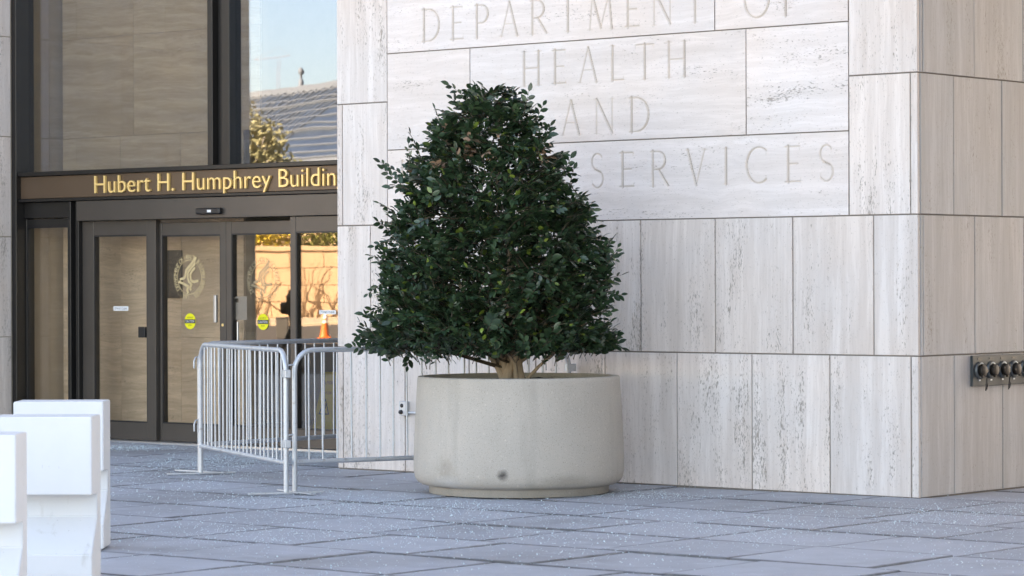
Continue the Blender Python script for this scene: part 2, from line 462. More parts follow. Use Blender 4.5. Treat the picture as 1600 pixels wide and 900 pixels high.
# return of the recess, seen in the glass: vertical slabs at the jamb, then small coursed blocks
for c in range(TOPC):
    panel(1.56, 1.735, c * H1, (c + 1) * H1, M_TV, face_x(-12.15))
bw, bh = 1.3, H1
for c in range(TOPC):
    y = -1.42 - (bw / 2 if c % 2 else 0)
    while y < 1.55:
        a, b = max(y, -1.42), min(y + bw, 1.56)
        if b - a > .05: panel(a, b, c * bh, (c + 1) * bh, M_TR, face_x(-12.15), g=.001)
        y += bw
up = MB()
up.box(-5.85, 15, -2.0, 22, TOPC * H1, 27).box(-12.15, -5.852, 1.7, 22, TOPC * H1, 26.9).box(-50, -12.152, -1.42, 22, TOPC * H1 + .001, 27)
up.build('upper_storeys', M_SOFFIT, bld)
pr = MB(); pr.box(6.5, 15, -5.5, 9.9, -.3, TOPC * H1 + .01)
pr.build('added_light_blocker', M_TV_SHADE, bld)  # unseen block, added to keep light off the flank
MB().box(1.6, 6.49, -1.0, 9.9, 5.2, TOPC * H1 - .01).build('added_sky_blocker', M_SOFFIT, bld)  # unseen slab, added to shut the sky out above the flank

# ---- carved inscription
def arc(cx, cy, rx, ry, a0, a1, n, w0, w1=None):
    pts = [(cx + rx * math.cos(R(a0 + (a1 - a0) * i / n)), cy + ry * math.sin(R(a0 + (a1 - a0) * i / n))) for i in range(n + 1)]
    out = []
    for i in range(n):
        am = R(a0 + (a1 - a0) * (i + .5) / n)
        ww = w0 if w1 is None else w0 + (w1 - w0) * abs(math.cos(am))
        out.append((*pts[i], *pts[i + 1], ww))
    return out
K, N_ = .098, .060
def serif(x, y, l=.11): return [(x - l, y, x + l, y, .034)]
G = {
 'I': (.2, [(.1, 0, .1, 1, K)] + serif(.1, .01) + serif(.1, .99)),
 'H': (.74, [(.1, 0, .1, 1, K), (.64, 0, .64, 1, K), (.1, .51, .64, .51, N_)] + serif(.1, .01) + serif(.1, .99) + serif(.64, .01) + serif(.64, .99)),
 'L': (.50, [(.1, 0, .1, 1, K), (.1, .025, .5, .025, N_), (.49, .02, .5, .12, .035)] + serif(.1, .99)),
 'E': (.52, [(.1, 0, .1, 1, K), (.0, .025, .5, .025, N_), (.0, .975, .47, .975, N_), (.1, .51, .42, .51, N_), (.49, .02, .51, .12, .035), (.46, .98, .47, .88, .035)]),
 'F': (.50, [(.1, 0, .1, 1, K), (.0, .975, .47, .975, N_), (.1, .51, .40, .51, N_), (.46, .98, .47, .88, .035)] + serif(.1, .01)),
 'T': (.66, [(.33, 0, .33, 1, K), (.02, .975, .64, .975, N_), (.02, .98, .01, .88, .035), (.64, .98, .65, .88, .035)] + serif(.33, .01)),
 'A': (.74, [(.08, 0, .38, 1, N_), (.38, 1, .68, 0, K), (.2, .36, .57, .36, .045)] + serif(.07, .01, .09) + serif(.68, .01, .09)),
 'V': (.74, [(.08, 1, .37, 0, K), (.37, 0, .67, 1, N_)] + serif(.08, .99, .09) + serif(.67, .99, .09)),
 'N': (.78, [(.1, 0, .1, 1, N_), (.1, 1, .66, .02, K), (.66, 0, .66, 1, N_)] + serif(.1, .01, .09) + serif(.06, .99, .07) + serif(.66, .99, .09)),
 'M': (.92, [(.06, 0, .16, 1, N_), (.16, 1, .46, .05, K), (.46, .05, .76, 1, N_), (.76, 1, .86, 0, K)] + serif(.06, .01, .09) + serif(.86, .01, .09)),
 'D': (.74, [(.1, 0, .1, 1, K), (.02, .975, .32, .975, N_), (.02, .025, .32, .025, N_)] + arc(.28, .5, .42, .475, 90, -90, 18, N_, K)),
 'P': (.56, [(.1, 0, .1, 1, K), (.02, .975, .30, .975, N_), (.1, .45, .30, .45, N_)] + arc(.28, .7125, .25, .2625, 90, -90, 12, N_, K) + serif(.1, .01)),
 'R': (.68, [(.1, 0, .1, 1, K), (.02, .975, .30, .975, N_), (.1, .47, .30, .47, N_), (.30, .47, .62, .02, K)] + arc(.28, .7225, .25, .2525, 90, -90, 12, N_, K) + serif(.1, .01) + serif(.63, .01, .06)),
 'O': (.88, arc(.44, .5, .40, .49, 0, 360, 30, N_, K)),
 'C': (.76, arc(.44, .5, .40, .49, 52, 308, 22, N_, K) + [(.69, .88, .69, .78, .035), (.69, .12, .69, .2, .035)]),
 'S': (.52, arc(.26, .745, .19, .235, 35, 255, 14, N_, .075) + [(.17, .53, .36, .45, K)] + arc(.26, .25, .21, .24, 75, -145, 14, N_, .075) + [(.42, .88, .43, .78, .03), (.09, .11, .08, .22, .03)]),
 'U': (.74, [(.1, .32, .1, 1, K), (.64, .32, .64, 1, N_)] + arc(.37, .32, .27, .3, 180, 360, 14, K, N_) + serif(.1, .99) + serif(.64, .99)),
}
def word_strokes(txt, x_left, x_right, z0, cap):
    total = sum(G[ch][0] * cap for ch in txt if ch != ' ')
    nsp = txt.count(' ')
    gaps = len(txt) - 1 - 2 * nsp + nsp * 3.2
    gap = (x_right - x_left - total) / gaps
    x, out, prev = x_left, [], None
    for i, ch in enumerate(txt):
        if ch == ' ':
            x += gap * 2.2; continue
        wd, st = G[ch]
        out += [(x + a * cap, z0 + b * cap, x + c_ * cap, z0 + d * cap, ww * cap) for a, b, c_, d, ww in st]
        x += wd * cap
        if i + 1 < len(txt): x += gap if txt[i + 1] != ' ' else gap
    return out
CAP = .28
strokes = word_strokes('DEPARTMENT OF', -4.87, -1.06, 3.607, CAP) + word_strokes('HEALTH', -3.78, -2.10, 3.19, CAP) \
        + word_strokes('AND', -3.37, -2.47, 2.773, CAP) + word_strokes('HUMAN', -5.12, -3.52, 2.342, CAP) + word_strokes('SERVICES', -3.07, -.735, 2.342, CAP)
def inscription(x0, x1, z0, z1, label):
    g, st = .005, .0055
    x0, x1, z0, z1 = x0 + g, x1 - g, z0 + g, z1 - g
    nx, nz = int((x1 - x0) / st) + 1, int((z1 - z0) / st) + 1
    X, Z = np.meshgrid(np.linspace(x0, x1, nx), np.linspace(z0, z1, nz))
    D = np.zeros_like(X)
    for a, b, c_, d, ww in strokes:
        hw = ww / 2
        i0, i1 = np.searchsorted(X[0], [min(a, c_) - hw, max(a, c_) + hw]); j0, j1 = np.searchsorted(Z[:, 0], [min(b, d) - hw, max(b, d) + hw])
        if i0 >= i1 or j0 >= j1: continue
        xx, zz = X[j0:j1, i0:i1], Z[j0:j1, i0:i1]
        L2 = (c_ - a) ** 2 + (d - b) ** 2 + 1e-12
        t = np.clip(((xx - a) * (c_ - a) + (zz - b) * (d - b)) / L2, 0, 1)
        dist = np.hypot(xx - a - t * (c_ - a), zz - b - t * (d - b))
        D[j0:j1, i0:i1] = np.maximum(D[j0:j1, i0:i1], np.clip(hw - dist, 0, None))
    cx, cz = (x0 + x1) / 2, (z0 + z1) / 2
    co = np.stack([X - cx, D * 1.05, Z - cz], -1).reshape(-1, 3)
    idx = np.arange(nx * nz).reshape(nz, nx)
    q = np.stack([idx[:-1, :-1], idx[:-1, 1:], idx[1:, 1:], idx[1:, :-1]], -1).reshape(-1, 4)
    a, b = (x1 - x0) / 2, (z1 - z0) / 2
    back = np.array([(-a, .0, -b), (a, .0, -b), (a, .0, b), (-a, .0, b), (-a, .03, -b), (a, .03, -b), (a, .03, b), (-a, .03, b)])
    n0 = len(co)
    side = np.array([(i, i + 4, (i + 1) % 4 + 4, (i + 1) % 4) for i in range(4)]) + n0
    co = np.vstack([co, back]); q = np.vstack([q, side])
    me = bpy.data.meshes.new('inscribed_panel')
    me.vertices.add(len(co)); me.vertices.foreach_set('co', co.ravel().astype('f'))
    me.loops.add(q.size); me.loops.foreach_set('vertex_index', q.ravel().astype('i'))
    me.polygons.add(len(q)); me.polygons.foreach_set('loop_start', np.arange(0, q.size, 4, dtype='i'))
    me.update(calc_edges=True); me.validate()
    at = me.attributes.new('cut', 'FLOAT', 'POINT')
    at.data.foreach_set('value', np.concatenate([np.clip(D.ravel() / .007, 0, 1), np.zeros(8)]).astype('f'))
    me.materials.append(M_TH)
    o = link('inscribed_panel', me, bld, T(cx, 0, cz)); o['label'] = label
RZ = [2 * H1, 2.717, 3.534, 4 * H1]
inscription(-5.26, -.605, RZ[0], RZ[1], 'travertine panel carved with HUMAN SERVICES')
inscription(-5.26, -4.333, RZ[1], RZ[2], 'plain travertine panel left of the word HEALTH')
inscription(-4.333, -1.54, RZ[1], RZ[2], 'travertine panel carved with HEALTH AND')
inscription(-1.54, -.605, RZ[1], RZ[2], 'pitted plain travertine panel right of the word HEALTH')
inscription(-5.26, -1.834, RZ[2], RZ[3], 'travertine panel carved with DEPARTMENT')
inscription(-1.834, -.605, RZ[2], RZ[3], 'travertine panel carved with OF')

# ---- text helper
def text_geo(body, size=1.0, ext=0.0, bev=0.0, align='LEFT', off=0.0):
    cu = bpy.data.curves.new('t', 'FONT'); cu.body = body; cu.size = size; cu.extrude = ext; cu.bevel_depth = bev; cu.align_x = align; cu.offset = off
    cu.resolution_u = 4
    ob = bpy.data.objects.new('t', cu); C.objects.link(ob)
    dg = bpy.context.evaluated_depsgraph_get()
    me = bpy.data.meshes.new_from_object(ob.evaluated_get(dg))
    v_ = [tuple(p.co) for p in me.vertices]; f = [tuple(p.vertices) for p in me.polygons]
    bpy.data.objects.remove(ob); bpy.data.curves.remove(cu); bpy.data.meshes.remove(me)
    return v_, f
def flat_text(body, w_, h_, x, z, y, m, parent, name='lettering'):
    """print lying on a plane y = const, fitted to w_ x h_, centred at x, z"""
    v_, f = text_geo(body)
    a = np.array(v_); lo, hi = a.min(0), a.max(0)
    sx, sz = w_ / (hi[0] - lo[0]), h_ / (hi[1] - lo[1])
    vs_ = [((p[0] - (lo[0] + hi[0]) / 2) * sx + x, y, (p[1] - (lo[1] + hi[1]) / 2) * sz + z) for p in v_]
    return MB().add(vs_, f).build(name, m, parent)

# ---- glazed entrance: coordinates read on the door plane
V0 = GLASS_V
def px(x, y=480, v=V0): return on_plane(x, y, v)[0]
def pz(x, y, v=V0): return on_plane(x, y, v)[1]
z_sign0, z_sign1 = pz(243, 305), pz(243, 270)
z_win0 = pz(243, 262)
z_head = pz(243, 343)                     # underside of the automatic door header
xs_ = {k: px(k) for k in (19, 25, 45, 47, 117, 118, 132, 150, 233, 247, 254, 343, 350, 352, 362, 453, 466, 527)}
XR = -LW
def bar(mb, x0, x1, z0, z1, y0=V0 - .05, y1=V0 + .09): return mb.box(x0, x1, y0, y1, z0, z1, None, .004)
fr = MB()                                  # curtain wall frame round everything
XL = -12.15
ZT = TOPC * H1
zl = pz(243, 310.5)
bar(fr, XL, XL + .07, -.02, ZT, V0 - .16, V0 + .09)
bar(fr, px(335, 100), px(343, 100), z_win0, ZT, V0 - .10, V0 + .09)
bar(fr, px(343.5, 100), px(354, 100), z_win0, ZT, V0 - .03, V0 + .10)
bar(fr, px(354.5, 100), px(366, 100), z_win0, ZT, V0 - .07, V0 + .10)
bar(fr, XL + .072, XR + .3, z_sign1 + .006, z_win0 - .002, V0 - .14, V0 + .10)
bar(fr, XL + .072, XR + .3, zl, z_sign0 - .006, V0 - .13, V0 + .10)
bar(fr, px(118), px(122), -.02, zl - .004, V0 - .10, V0 + .09)
bar(fr, px(122.3), px(127), -.02, zl - .004, V0 + .0, V0 + .09)
bar(fr, px(127.3), px(132), -.02, zl - .004, V0 - .08, V0 + .09)
fr.build('curtain_wall_frame', M_BRONZE_D, bld)
hd = MB(); bar(hd, px(132.4), XR + .3, z_head, zl - .004, V0 - .11, V0 + .12)
hd.build('door_header', M_BRONZE, bld)
th = MB(); th.box(XL, XR + .3, V0 - .16, V0 + .12, -.05, .012); th.build('threshold', M_STEEL, bld)
hl = MB(); bar(hl, XL + .072, px(117.6), pz(70, 341), zl - .004, V0 - .05, V0 + .1); hl.build('transom_panel', M_BRONZE_D, bld)

def window(name, x0, x1, z0, z1, m):
    return MB().box(x0, x1, V0 + .012, V0 + .024, z0, z1).build(name, m, bld)
o = window('window_pane', XL + .06, px(335, 100) + .02, z_win0 - .02, ZT, M_GLASSU); o['label'] = 'upper window pane reflecting shaded stone'
o = window('window_pane', px(366, 100) - .02, XR + .3, z_win0 - .02, ZT, M_GLASSU); o['label'] = 'upper window pane reflecting sky and a glass roof'

def leaf_door(name, xa, xb, xg0, xg1, ztop, ztg, yo, m_frame, label, zb=.19):
    d = empty(name, None, bld); d['label'] = label
    f = MB(); y0, y1 = V0 - .03 + yo, V0 + .045 + yo
    f.box(xa, xg0, y0, y1, .014, ztop, None, .003)
    f.box(xg1, xb, y0, y1, .014, ztop, None, .003)
    f.box(xg0 + .0005, xg1 - .0005, y0 + .003, y1 - .003, ztg, ztop - .002, None, .003)
    f.box(xg0 + .0005, xg1 - .0005, y0 + .003, y1 - .003, .016, zb, None, .003)
    f.build('frame', m_frame, d)
    gk = MB(); t_ = .012
    for (a, b, c_, e) in ((xg0, xg0 + t_, zb, ztg), (xg1 - t_, xg1, zb, ztg), (xg0 + t_, xg1 - t_, ztg - t_, ztg), (xg0 + t_, xg1 - t_, zb, zb + t_)):
        gk.box(a, b, y0 + .006, y1 - .006, c_, e)
    gk.build('gasket', M_BLACK, d)
    MB().box(xg0 + .004, xg1 - .004, V0 + .004 + yo, V0 + .014 + yo, zb + .004, ztg - .004).build('glass_pane', M_GLASS, d)
    return d, V0 + .003 + yo
zt_b = z_head - .004
d0, _ = leaf_door('sidelight', XL + .072, px(117.6), XL + .085, px(110), pz(70, 342), pz(70, 354.5), 0, M_BRONZE_D, 'narrow sidelight beside the stone jamb')
d1, y1_ = leaf_door('sidelight', px(132.4), px(246.6), px(150), px(233), zt_b, pz(190, 367.5), 0, M_BRONZE, 'sidelight with STAND CLEAR label and black box')
d2, y2_ = leaf_door('sliding_door', px(247), px(350.6), px(250.5), px(342), pz(300, 347), pz(300, 367), .05, M_BRONZE, 'sliding door leaf with gold seal on its glass')
d3, y3_ = leaf_door('sliding_door', px(351.2), px(460), px(359), px(453), pz(400, 345), pz(400, 364.5), .05, M_BRONZE, 'sliding door leaf reflecting the sunlit wall')
d4, y4_ = leaf_door('sidelight', px(453.5, 480, V0 - .08), XR + .28, px(465.5, 480, V0 - .05), XR + .2, zt_b, pz(495, 362), -.05, M_BRONZE, 'sidelight beside the inscribed pier')

# sign fascia and gold letters
sg = empty('sign_fascia', None, bld); sg['label'] = 'bronze fascia with gold letters Hubert H. Humphrey Building'
ys_ = V0 - .10
MB().box(XL + .076, XR + .3, ys_, ys_ + .1, z_sign0, z_sign1).build('fascia_board', M_SIGN, sg)
xa, zb_ = on_plane(148, 302, ys_ - .02); xb_ = on_plane(525, 290, ys_ - .02)[0]
_, zt_ = on_plane(148, 274.8, ys_ - .02)
tv, tf = text_geo('Hubert H. Humphrey Building', 1.0, .04, .0, off=-.008)
A = np.array(tv)
tvn, _f = text_geo('Hubert H. Humphrey Buildin', 1.0)
wn_ = np.array(tvn)[:, 0].max() - A[:, 0].min()
hv, _f = text_geo('H', 1.0); caph = np.array(hv)[:, 1].max()
sx, sz = (xb_ - xa) / wn_, (zt_ - zb_) / caph
A2 = np.stack([(A[:, 0] - A[:, 0].min()) * sx + xa, ys_ - .016 - A[:, 2] * .3, A[:, 1] * sz + zb_], -1)
par = list(range(len(A2)))                 # split into letters
def fnd(i):
    while par[i] != i: par[i] = par[par[i]]; i = par[i]
    return i
for f in tf:
    for q in f[1:]: par[fnd(q)] = fnd(f[0])
isl = {}
for i in range(len(A2)): isl.setdefault(fnd(i), []).append(i)
grp = []
for vs_i in sorted(isl.values(), key=lambda l: A2[l, 0].min()):
    lo, hi = A2[vs_i, 0].min(), A2[vs_i, 0].max()
    if grp and lo < grp[-1][1] - .004: grp[-1][0].extend(vs_i); grp[-1][1] = max(hi, grp[-1][1])
    else: grp.append([list(vs_i), hi])
for vs_i, _h in grp:
    mp = {v_: k for k, v_ in enumerate(vs_i)}
    MB().add([A2[i] for i in vs_i], [tuple(mp[i] for i in f) for f in tf if f[0] in mp]).build('letter', M_GOLD, sg)

# motion sensor on the header
sx0, sx1 = px(323, 330), px(361, 330); sz0, sz1 = pz(342, 334.5, V0 - .13), pz(342, 324.5, V0 - .13)
MB().box(sx0, sx1, V0 - .165, V0 - .112, sz0, sz1, None, .012).build('motion_sensor', M_BLACK, bld)
MB().box(px(343), px(349), V0 - .1672, V0 - .166, (sz0 + sz1) / 2 - .012, (sz0 + sz1) / 2 + .012).build('sensor_window', M_WHITEP, bld)

def disc(mb, cx, cz, rx, y, n=28):
    vs_ = [(cx + rx * math.cos(2 * math.pi * i / n), y, cz + rx * math.sin(2 * math.pi * i / n)) for i in range(n)]
    mb.add(vs_, [tuple(range(n))]); return mb
def ribbon(mb, pts, wd, y, closed=False):
    n = len(pts)
    for i in range(n if closed else n - 1):
        a, b = Vector(pts[i]), Vector(pts[(i + 1) % n])
        d = (b - a); L_ = d.length
        if L_ < 1e-9: continue
        d /= L_; nn = Vector((-d.y, d.x)) * wd / 2; e = d * wd * .2
        q = [a - e - nn, b + e - nn, b + e + nn, a - e + nn]
        mb.add([(p.x, y, p.y) for p in q], [(0, 1, 2, 3)])
    return mb
def seal(door, yy, cx_px, cy_px, m):
    cx, cz = on_plane(cx_px, cy_px, yy); rad = pz(cx_px, cy_px - 36, yy) - cz
    s = MB()
    cir = lambda r, n=48: [(cx + rad * r * math.cos(2 * math.pi * i / n), cz + rad * r * math.sin(2 * math.pi * i / n)) for i in range(n)]
    ribbon(s, cir(.745), rad * .03, yy, True)
    for i in range(90):
        a = 2 * math.pi * i / 90; s.box(cx + rad * math.cos(a) - .002, cx + rad * math.cos(a) + .002, yy - .0004, yy, cz + rad * math.sin(a) - .002, cz + rad * math.sin(a) + .002)
    nrm = lambda P: [(cx + (x - 515) / 235 * rad, cz - (y - 478) / 325 * rad) for x, y in P]
    for P, w_ in (([(605, 205), (570, 262), (530, 310), (470, 375), (458, 445), (440, 490), (380, 510)], .115),
                  ([(597, 285), (545, 345), (497, 405), (488, 480), (508, 545), (548, 575), (525, 625), (535, 660)], .105),
                  ([(592, 350), (548, 395), (526, 450), (534, 515), (565, 545), (600, 540), (640, 530)], .105),
                  ([(360, 543), (430, 572), (497, 610), (478, 665), (497, 698)], .11)):
        ribbon(s, nrm(P), rad * w_, yy)
    body = 'DEPARTMENT OF HEALTH & HUMAN SERVICES . USA . '
    for i, ch in enumerate(body):
        if ch == ' ': continue
        a = R(215 - 360 * i / len(body))
        v_, f = text_geo(ch, rad * .26, align='CENTER')
        if not v_: continue
        M = Matrix.Rotation(a - math.pi / 2, 2)
        vs_ = []
        for p in v_:
            q = M @ Vector((p[0], p[1] + rad * .79)); vs_.append((cx + q.x, yy - .0002, cz + q.y))
        s.add(vs_, f)
    o = s.build('seal', m, door); o['label'] = 'gold round government seal with eagle printed on glass'
seal(d2, y2_ - .0015, 296, 433, M_GOLDP)
seal(d3, y3_ - .0015, 411, 438, M_GOLDF)
def caution(door, yy, cx_px, cy_px):
    cx, cz = on_plane(cx_px, cy_px, yy); r_ = .079
    o = disc(MB(), cx, cz, r_, yy).build('caution_sticker', M_YEL, door)
    MB().box(cx - r_ * .95, cx + r_ * .95, yy - .0012, yy - .0006, cz - .02, cz + .02).build('sticker_band', M_BLACK, door)
    flat_text('CAUTION', .125, .024, cx, cz, yy - .0018, M_WHITEP, door)
    flat_text('AUTOMATIC', .09, .014, cx, cz + .038, yy - .0012, M_BLACK, door)
    flat_text('DOOR', .045, .016, cx, cz - .038, yy - .0012, M_BLACK, door)
caution(d2, y2_ - .002, 297, 502)
caution(d3, y3_ - .002, 411, 503)
def stand_clear(door, yy, x0, x1, y0, y1):
    (a, zt1), (b, zb1) = on_plane(x0, y0, yy), on_plane(x1, y1, yy)
    MB().box(a, b, yy - .001, yy, zb1, zt1).build('notice_label', M_WHITEP, door)
    flat_text('STAND CLEAR', (b - a) * .84, (zt1 - zb1) * .5, (a + b) / 2, (zt1 + zb1) / 2, yy - .0018, M_BLACK, door)
stand_clear(d1, y1_ - .001, 177.5, 200.5, 478.5, 485.5)
stand_clear(d4, y4_ - .001, 499, 525, 484.5, 491)
(a, b), (c_, e) = on_plane(219, 510.5, y1_), on_plane(229.5, 527.5, y1_)
MB().box(a, c_, y1_ - .03, y1_, e, b, None, .004).build('push_button_box', M_BLACK, d1)
(a, b), (c_, e) = on_plane(143, 369, y1_), on_plane(147.5, 421, y1_)
MB().box(a, c_, y1_ - .012, y1_, e, b, None, .002).build('sensor_strip', M_STEEL, d1)
(a, b), (c_, e) = on_plane(339, 461, y2_), on_plane(343, 504, y2_)
MB().box(a, c_, y2_ - .05, y2_ - .02, e, b, None, .004).build('door_pull', M_STEEL, d2)
(a, b) = on_plane(347, 508, y2_ - .04)
MB().lathe([(.0, 0), (.015, 0), (.017, .006), (.017, .02)], 14, T(a, y2_ - .035, b) @ Matrix.Rotation(R(-90), 4, 'X')).build('lock_cylinder', M_GOLD, d2)
(a, b), (c_, e) = on_plane(363, 463, y3_), on_plane(384, 500, y3_)
MB().box(a, c_, y3_ + .016, y3_ + .019, e, b).build('paper_notice', M_GREYP, d3)
MB().box(a + .02, a + .07, y3_ + .0145, y3_ + .0155, b - .06, b - .02).build('notice_heading', M_BLACK, d3)
MB().tube([(px(369, 520), y3_ - .03, pz(369, 503)), (px(369, 520), y3_ - .03, pz(369, 545))], .011, 8).build('door_pull', M_STEEL, d3)

# lobby behind the glass: a pale stone screen wall stands just inside the left bays
scr = on_plane(381, 430, V0 + .5)[0]
for c in range(TOPC):
    q = [-12.1, -11.2, -10.3, -9.4, scr] if c < 3 else [-12.1, -11.0, -9.9, px(350, 100)]
    for a, b in zip(q, q[1:]): panel(a, b, c * H1, (c + 1) * H1, M_TR, lambda x, z: T(x, V0 + .5, z), g=.0012)
MB().box(-12.1, scr - .004, V0 + .512, V0 + .62, 0, 3 * H1).box(-12.1, px(350, 100) - .004, V0 + .512, V0 + .62, 3 * H1 + .001, ZT).build('screen_core', M_JOINT, bld)
lb = MB(); lb.box(-12.2, -5.7, 9.9, 10.1, -.1, ZT); lb.box(-12.2, -5.7, V0 + .2, 10, -.2, -.02); lb.box(-12.2, -5.7, V0 + .64, 10, ZT - .2, ZT - .01)
M_LOBBY = plain('lobby_stone', (.26, .24, .22), .5)
lb.build('lobby', M_LOBBY, bld)

# ------------------------------------------------------------------ plaque on the recess wall
pqx, pqz = on_plane(267, 428.5, V0 + .47)
pq = empty('dark_plaque', M_B @ T(pqx, V0 + .497, pqz))
tag(pq, 'dark panel on the lobby wall behind the sliding door with the gold seal', 'plaque')
MB().box(-.15, .15, -.03, .0, -.245, .245, None, .006).build('plate', M_BRONZE_D, pq)
for sx_ in (-.12, .12):
    for sz_ in (-.21, .21): MB().lathe([(0, .012), (.008, .01), (.012, 0)], 10, T(sx_, -.03, sz_) @ Matrix.Rotation(R(90), 4, 'X')).build('bolt', M_BRONZE, pq)

# ------------------------------------------------------------------ fire hose inlets on the flank
fx = face_x(0)
s0, s1 = .716, 1.83
fd = empty('hose_inlet_panel', M_B @ T(0.003, 0, 0) @ Matrix.Rotation(R(90), 4, 'Z'))
tag(fd, 'grey metal plate with a row of capped fire hose inlets on the shaded wall', 'hose inlet')
M_PLATE = plain('grey_painted_metal', (.042, .05, .053), .55, 0, .5, .25, 9)
M_OLDBRASS = plain('old_brass', (.035, .026, .019), .6, .2, .5, .5, 20)
M_CHROME = plain('worn_chrome', (.13, .145, .15), .42, .7, .5, .3, 12)
MB().box(s0, s1, -.022, .0, .80, 1.031, None, .003).build('plate', M_PLATE, fd)
for i in range(6):
    sx_ = .815 + .168 * i
    Mv = T(sx_, -.02, .918) @ Matrix.Rotation(R(90), 4, 'X')
    v_ = MB().lathe([(.066, 0), (.066, .012), (.056, .018), (.05, .018)], 28, Mv).build('inlet_ring', M_CHROME, fd)
    MB().lathe([(.040, .0), (.040, .025), (.044, .027), (.044, .045), (.038, .05), (.0, .05)], 24, Mv).build('inlet_cap', M_OLDBRASS, fd)
    for a in (0, 120, 240): MB().box(.042, .055, -.008, .008, .03, .05, Mv @ Matrix.Rotation(R(a + 20 * i), 4, 'Z')).build('cap_lug', M_OLDBRASS, fd)
    MB().box(sx_ - .028, sx_ + .028, -.0245, -.0225, 1.0, 1.012).build('name_tag', M_BLACK, fd)
    MB().box(sx_ - .012, sx_ + .012, -.0245, -.0225, .838, .850).build('white_tag', M_WHITEP, fd)
    if i % 2 == 0:
        ch = MB().tube([(sx_ + .05, -.06, .87), (sx_ + .055, -.05, .80), (sx_ + .075, -.04, .775), (sx_ + .1, -.03, .79), (sx_ + .115, -.024, .815)], .0035, 5)
        ch.tube([(sx_ + .04, -.06, .86), (sx_ + .04, -.05, .765)], .005, 5); ch.build('chain', M_BLACK, fd)

# ------------------------------------------------------------------ outlet box on the inscribed wall
bx, bz = on_plane(634, 638, 0)
ob_ = empty('outlet_box', M_B @ T(bx, 0, bz)); tag(ob_, 'small galvanised outlet box with conduit on the travertine wall', 'outlet box')
MB().box(-.042, .042, -.045, .004, -.06, .06, None, .005).build('box', M_GALV, ob_)
MB().lathe([(.0, .008), (.014, .008), (.018, 0)], 12, T(-.005, -.045, .024) @ Matrix.Rotation(R(90), 4, 'X')).build('socket', M_BLACK, ob_)
MB().lathe([(.0, .02), (.016, .018), (.02, 0)], 12, T(-.012, -.045, -.03) @ Matrix.Rotation(R(90), 4, 'X')).build('socket', M_BLACK, ob_)
MB().tube([(.04, -.02, -.035), (.7, -.02, -.035)], .011, 8).build('conduit', M_GALV, ob_)

# ------------------------------------------------------------------ planter
PX, PY = .048, 22.40
pl = empty('concrete_planter', T(PX, PY, 0)); tag(pl, 'large round grey concrete planter holding the clipped evergreen', 'planter')
prof = [(.672, .0), (.684, .004), (.686, .055), (.70, .062), (.738, .068), (.768, .085), (.790, .118), (.800, .165), (.802, .22), (.799, .33), (.791, .52), (.781, .70), (.772, .84), (.770, .872), (.764, .883), (.712, .885), (.706, .878), (.704, .70)]
MB().lathe(prof, 96).build('pot', M_PLANTER, pl)
sv, sf = [(0, 0, .868)], []
nr, na = 9, 48
for i in range(1, nr + 1):
    for j in range(na):
        a = 2 * math.pi * j / na; r_ = .706 * i / nr
        zz = .842 + .022 * mnoise.noise(Vector((r_ * math.cos(a) * 9, r_ * math.sin(a) * 9, 1))) + .022 * max(0, 1 - r_ / .35)
        sv.append((r_ * math.cos(a), r_ * math.sin(a), zz))
for j in range(na): sf.append((0, 1 + j, 1 + (j + 1) % na))
for i in range(nr - 1):
    for j in range(na): sf.append((1 + i * na + j, 1 + (i + 1) * na + j, 1 + (i + 1) * na + (j + 1) % na, 1 + i * na + (j + 1) % na))
MB().add(sv, sf, True).build('soil', M_DIRT, pl)

# ------------------------------------------------------------------ evergreen tree
TX, TY, TZ = .0, 22.40, .855
tree = empty('evergreen_tree', T(TX, TY, TZ)); tag(tree, 'dark green pyramid shaped evergreen with glossy leaves growing in the planter', 'tree')
SP = 205.3
def tp(x, y, dy=0.0): return Vector(((x - 800) / SP, dy, 1.6 - (y - 440) / SP - TZ))
zlv = np.array([1.6 - (y - 440) / SP - TZ for y in (546, 534, 500, 450, 400, 350, 300, 250, 200, 160, 138)])
Lx = np.array([-1.10, -1.13, -1.07, -1.03, -1.02, -.97, -.88, -.77, -.61, -.43, -.28])
Rx_ = np.array([.74, .80, .81, .79, .74, .65, .56, .45, .26, .12, .0])
def envp(z):
    l, r = np.interp(z, zlv, Lx), np.interp(z, zlv, Rx_)
    return (l + r) / 2, (r - l) / 2
stems = []
for (x, y, dy, r0) in ((690, 400, -.25, .034), (760, 330, .15, .04), (800, 300, -.1, .045), (850, 380, .2, .036), (890, 470, -.3, .028), (640, 470, .1, .024), (930, 500, .1, .02)):
    tip = tp(x, y, dy)
    b0 = Vector((random.uniform(-.07, .07), random.uniform(-.06, .06), -.03))
    mid = b0.lerp(tip, .3) + Vector((-(tip.x) * .12, 0, .04))
    mid2 = b0.lerp(tip, .65) + Vector((0, 0, .06))
    pts = [b0, b0.lerp(mid, .5) + Vector((random.uniform(-.012, .012), random.uniform(-.01, .01), 0)), mid, mid2, tip]
    MB().tube(pts, [r0 * 1.25, r0, r0 * .85, r0 * .5, r0 * .2], 9).build('trunk', M_BARK, tree)
    stems.append(pts)
MB().tube([Vector((.09, -.02, -.02)), Vector((.2, -.06, .1)), Vector((.38, -.1, .26)), Vector((.5, -.12, .42))], [.014, .012, .009, .005], 7).build('trunk', M_BARK, tree)
MB().tube([Vector((.03, -.07, -.02)), Vector((.02, -.1, .12)), Vector((-.08, -.12, .28))], [.02, .016, .008], 7).build('trunk', M_BARK, tree)

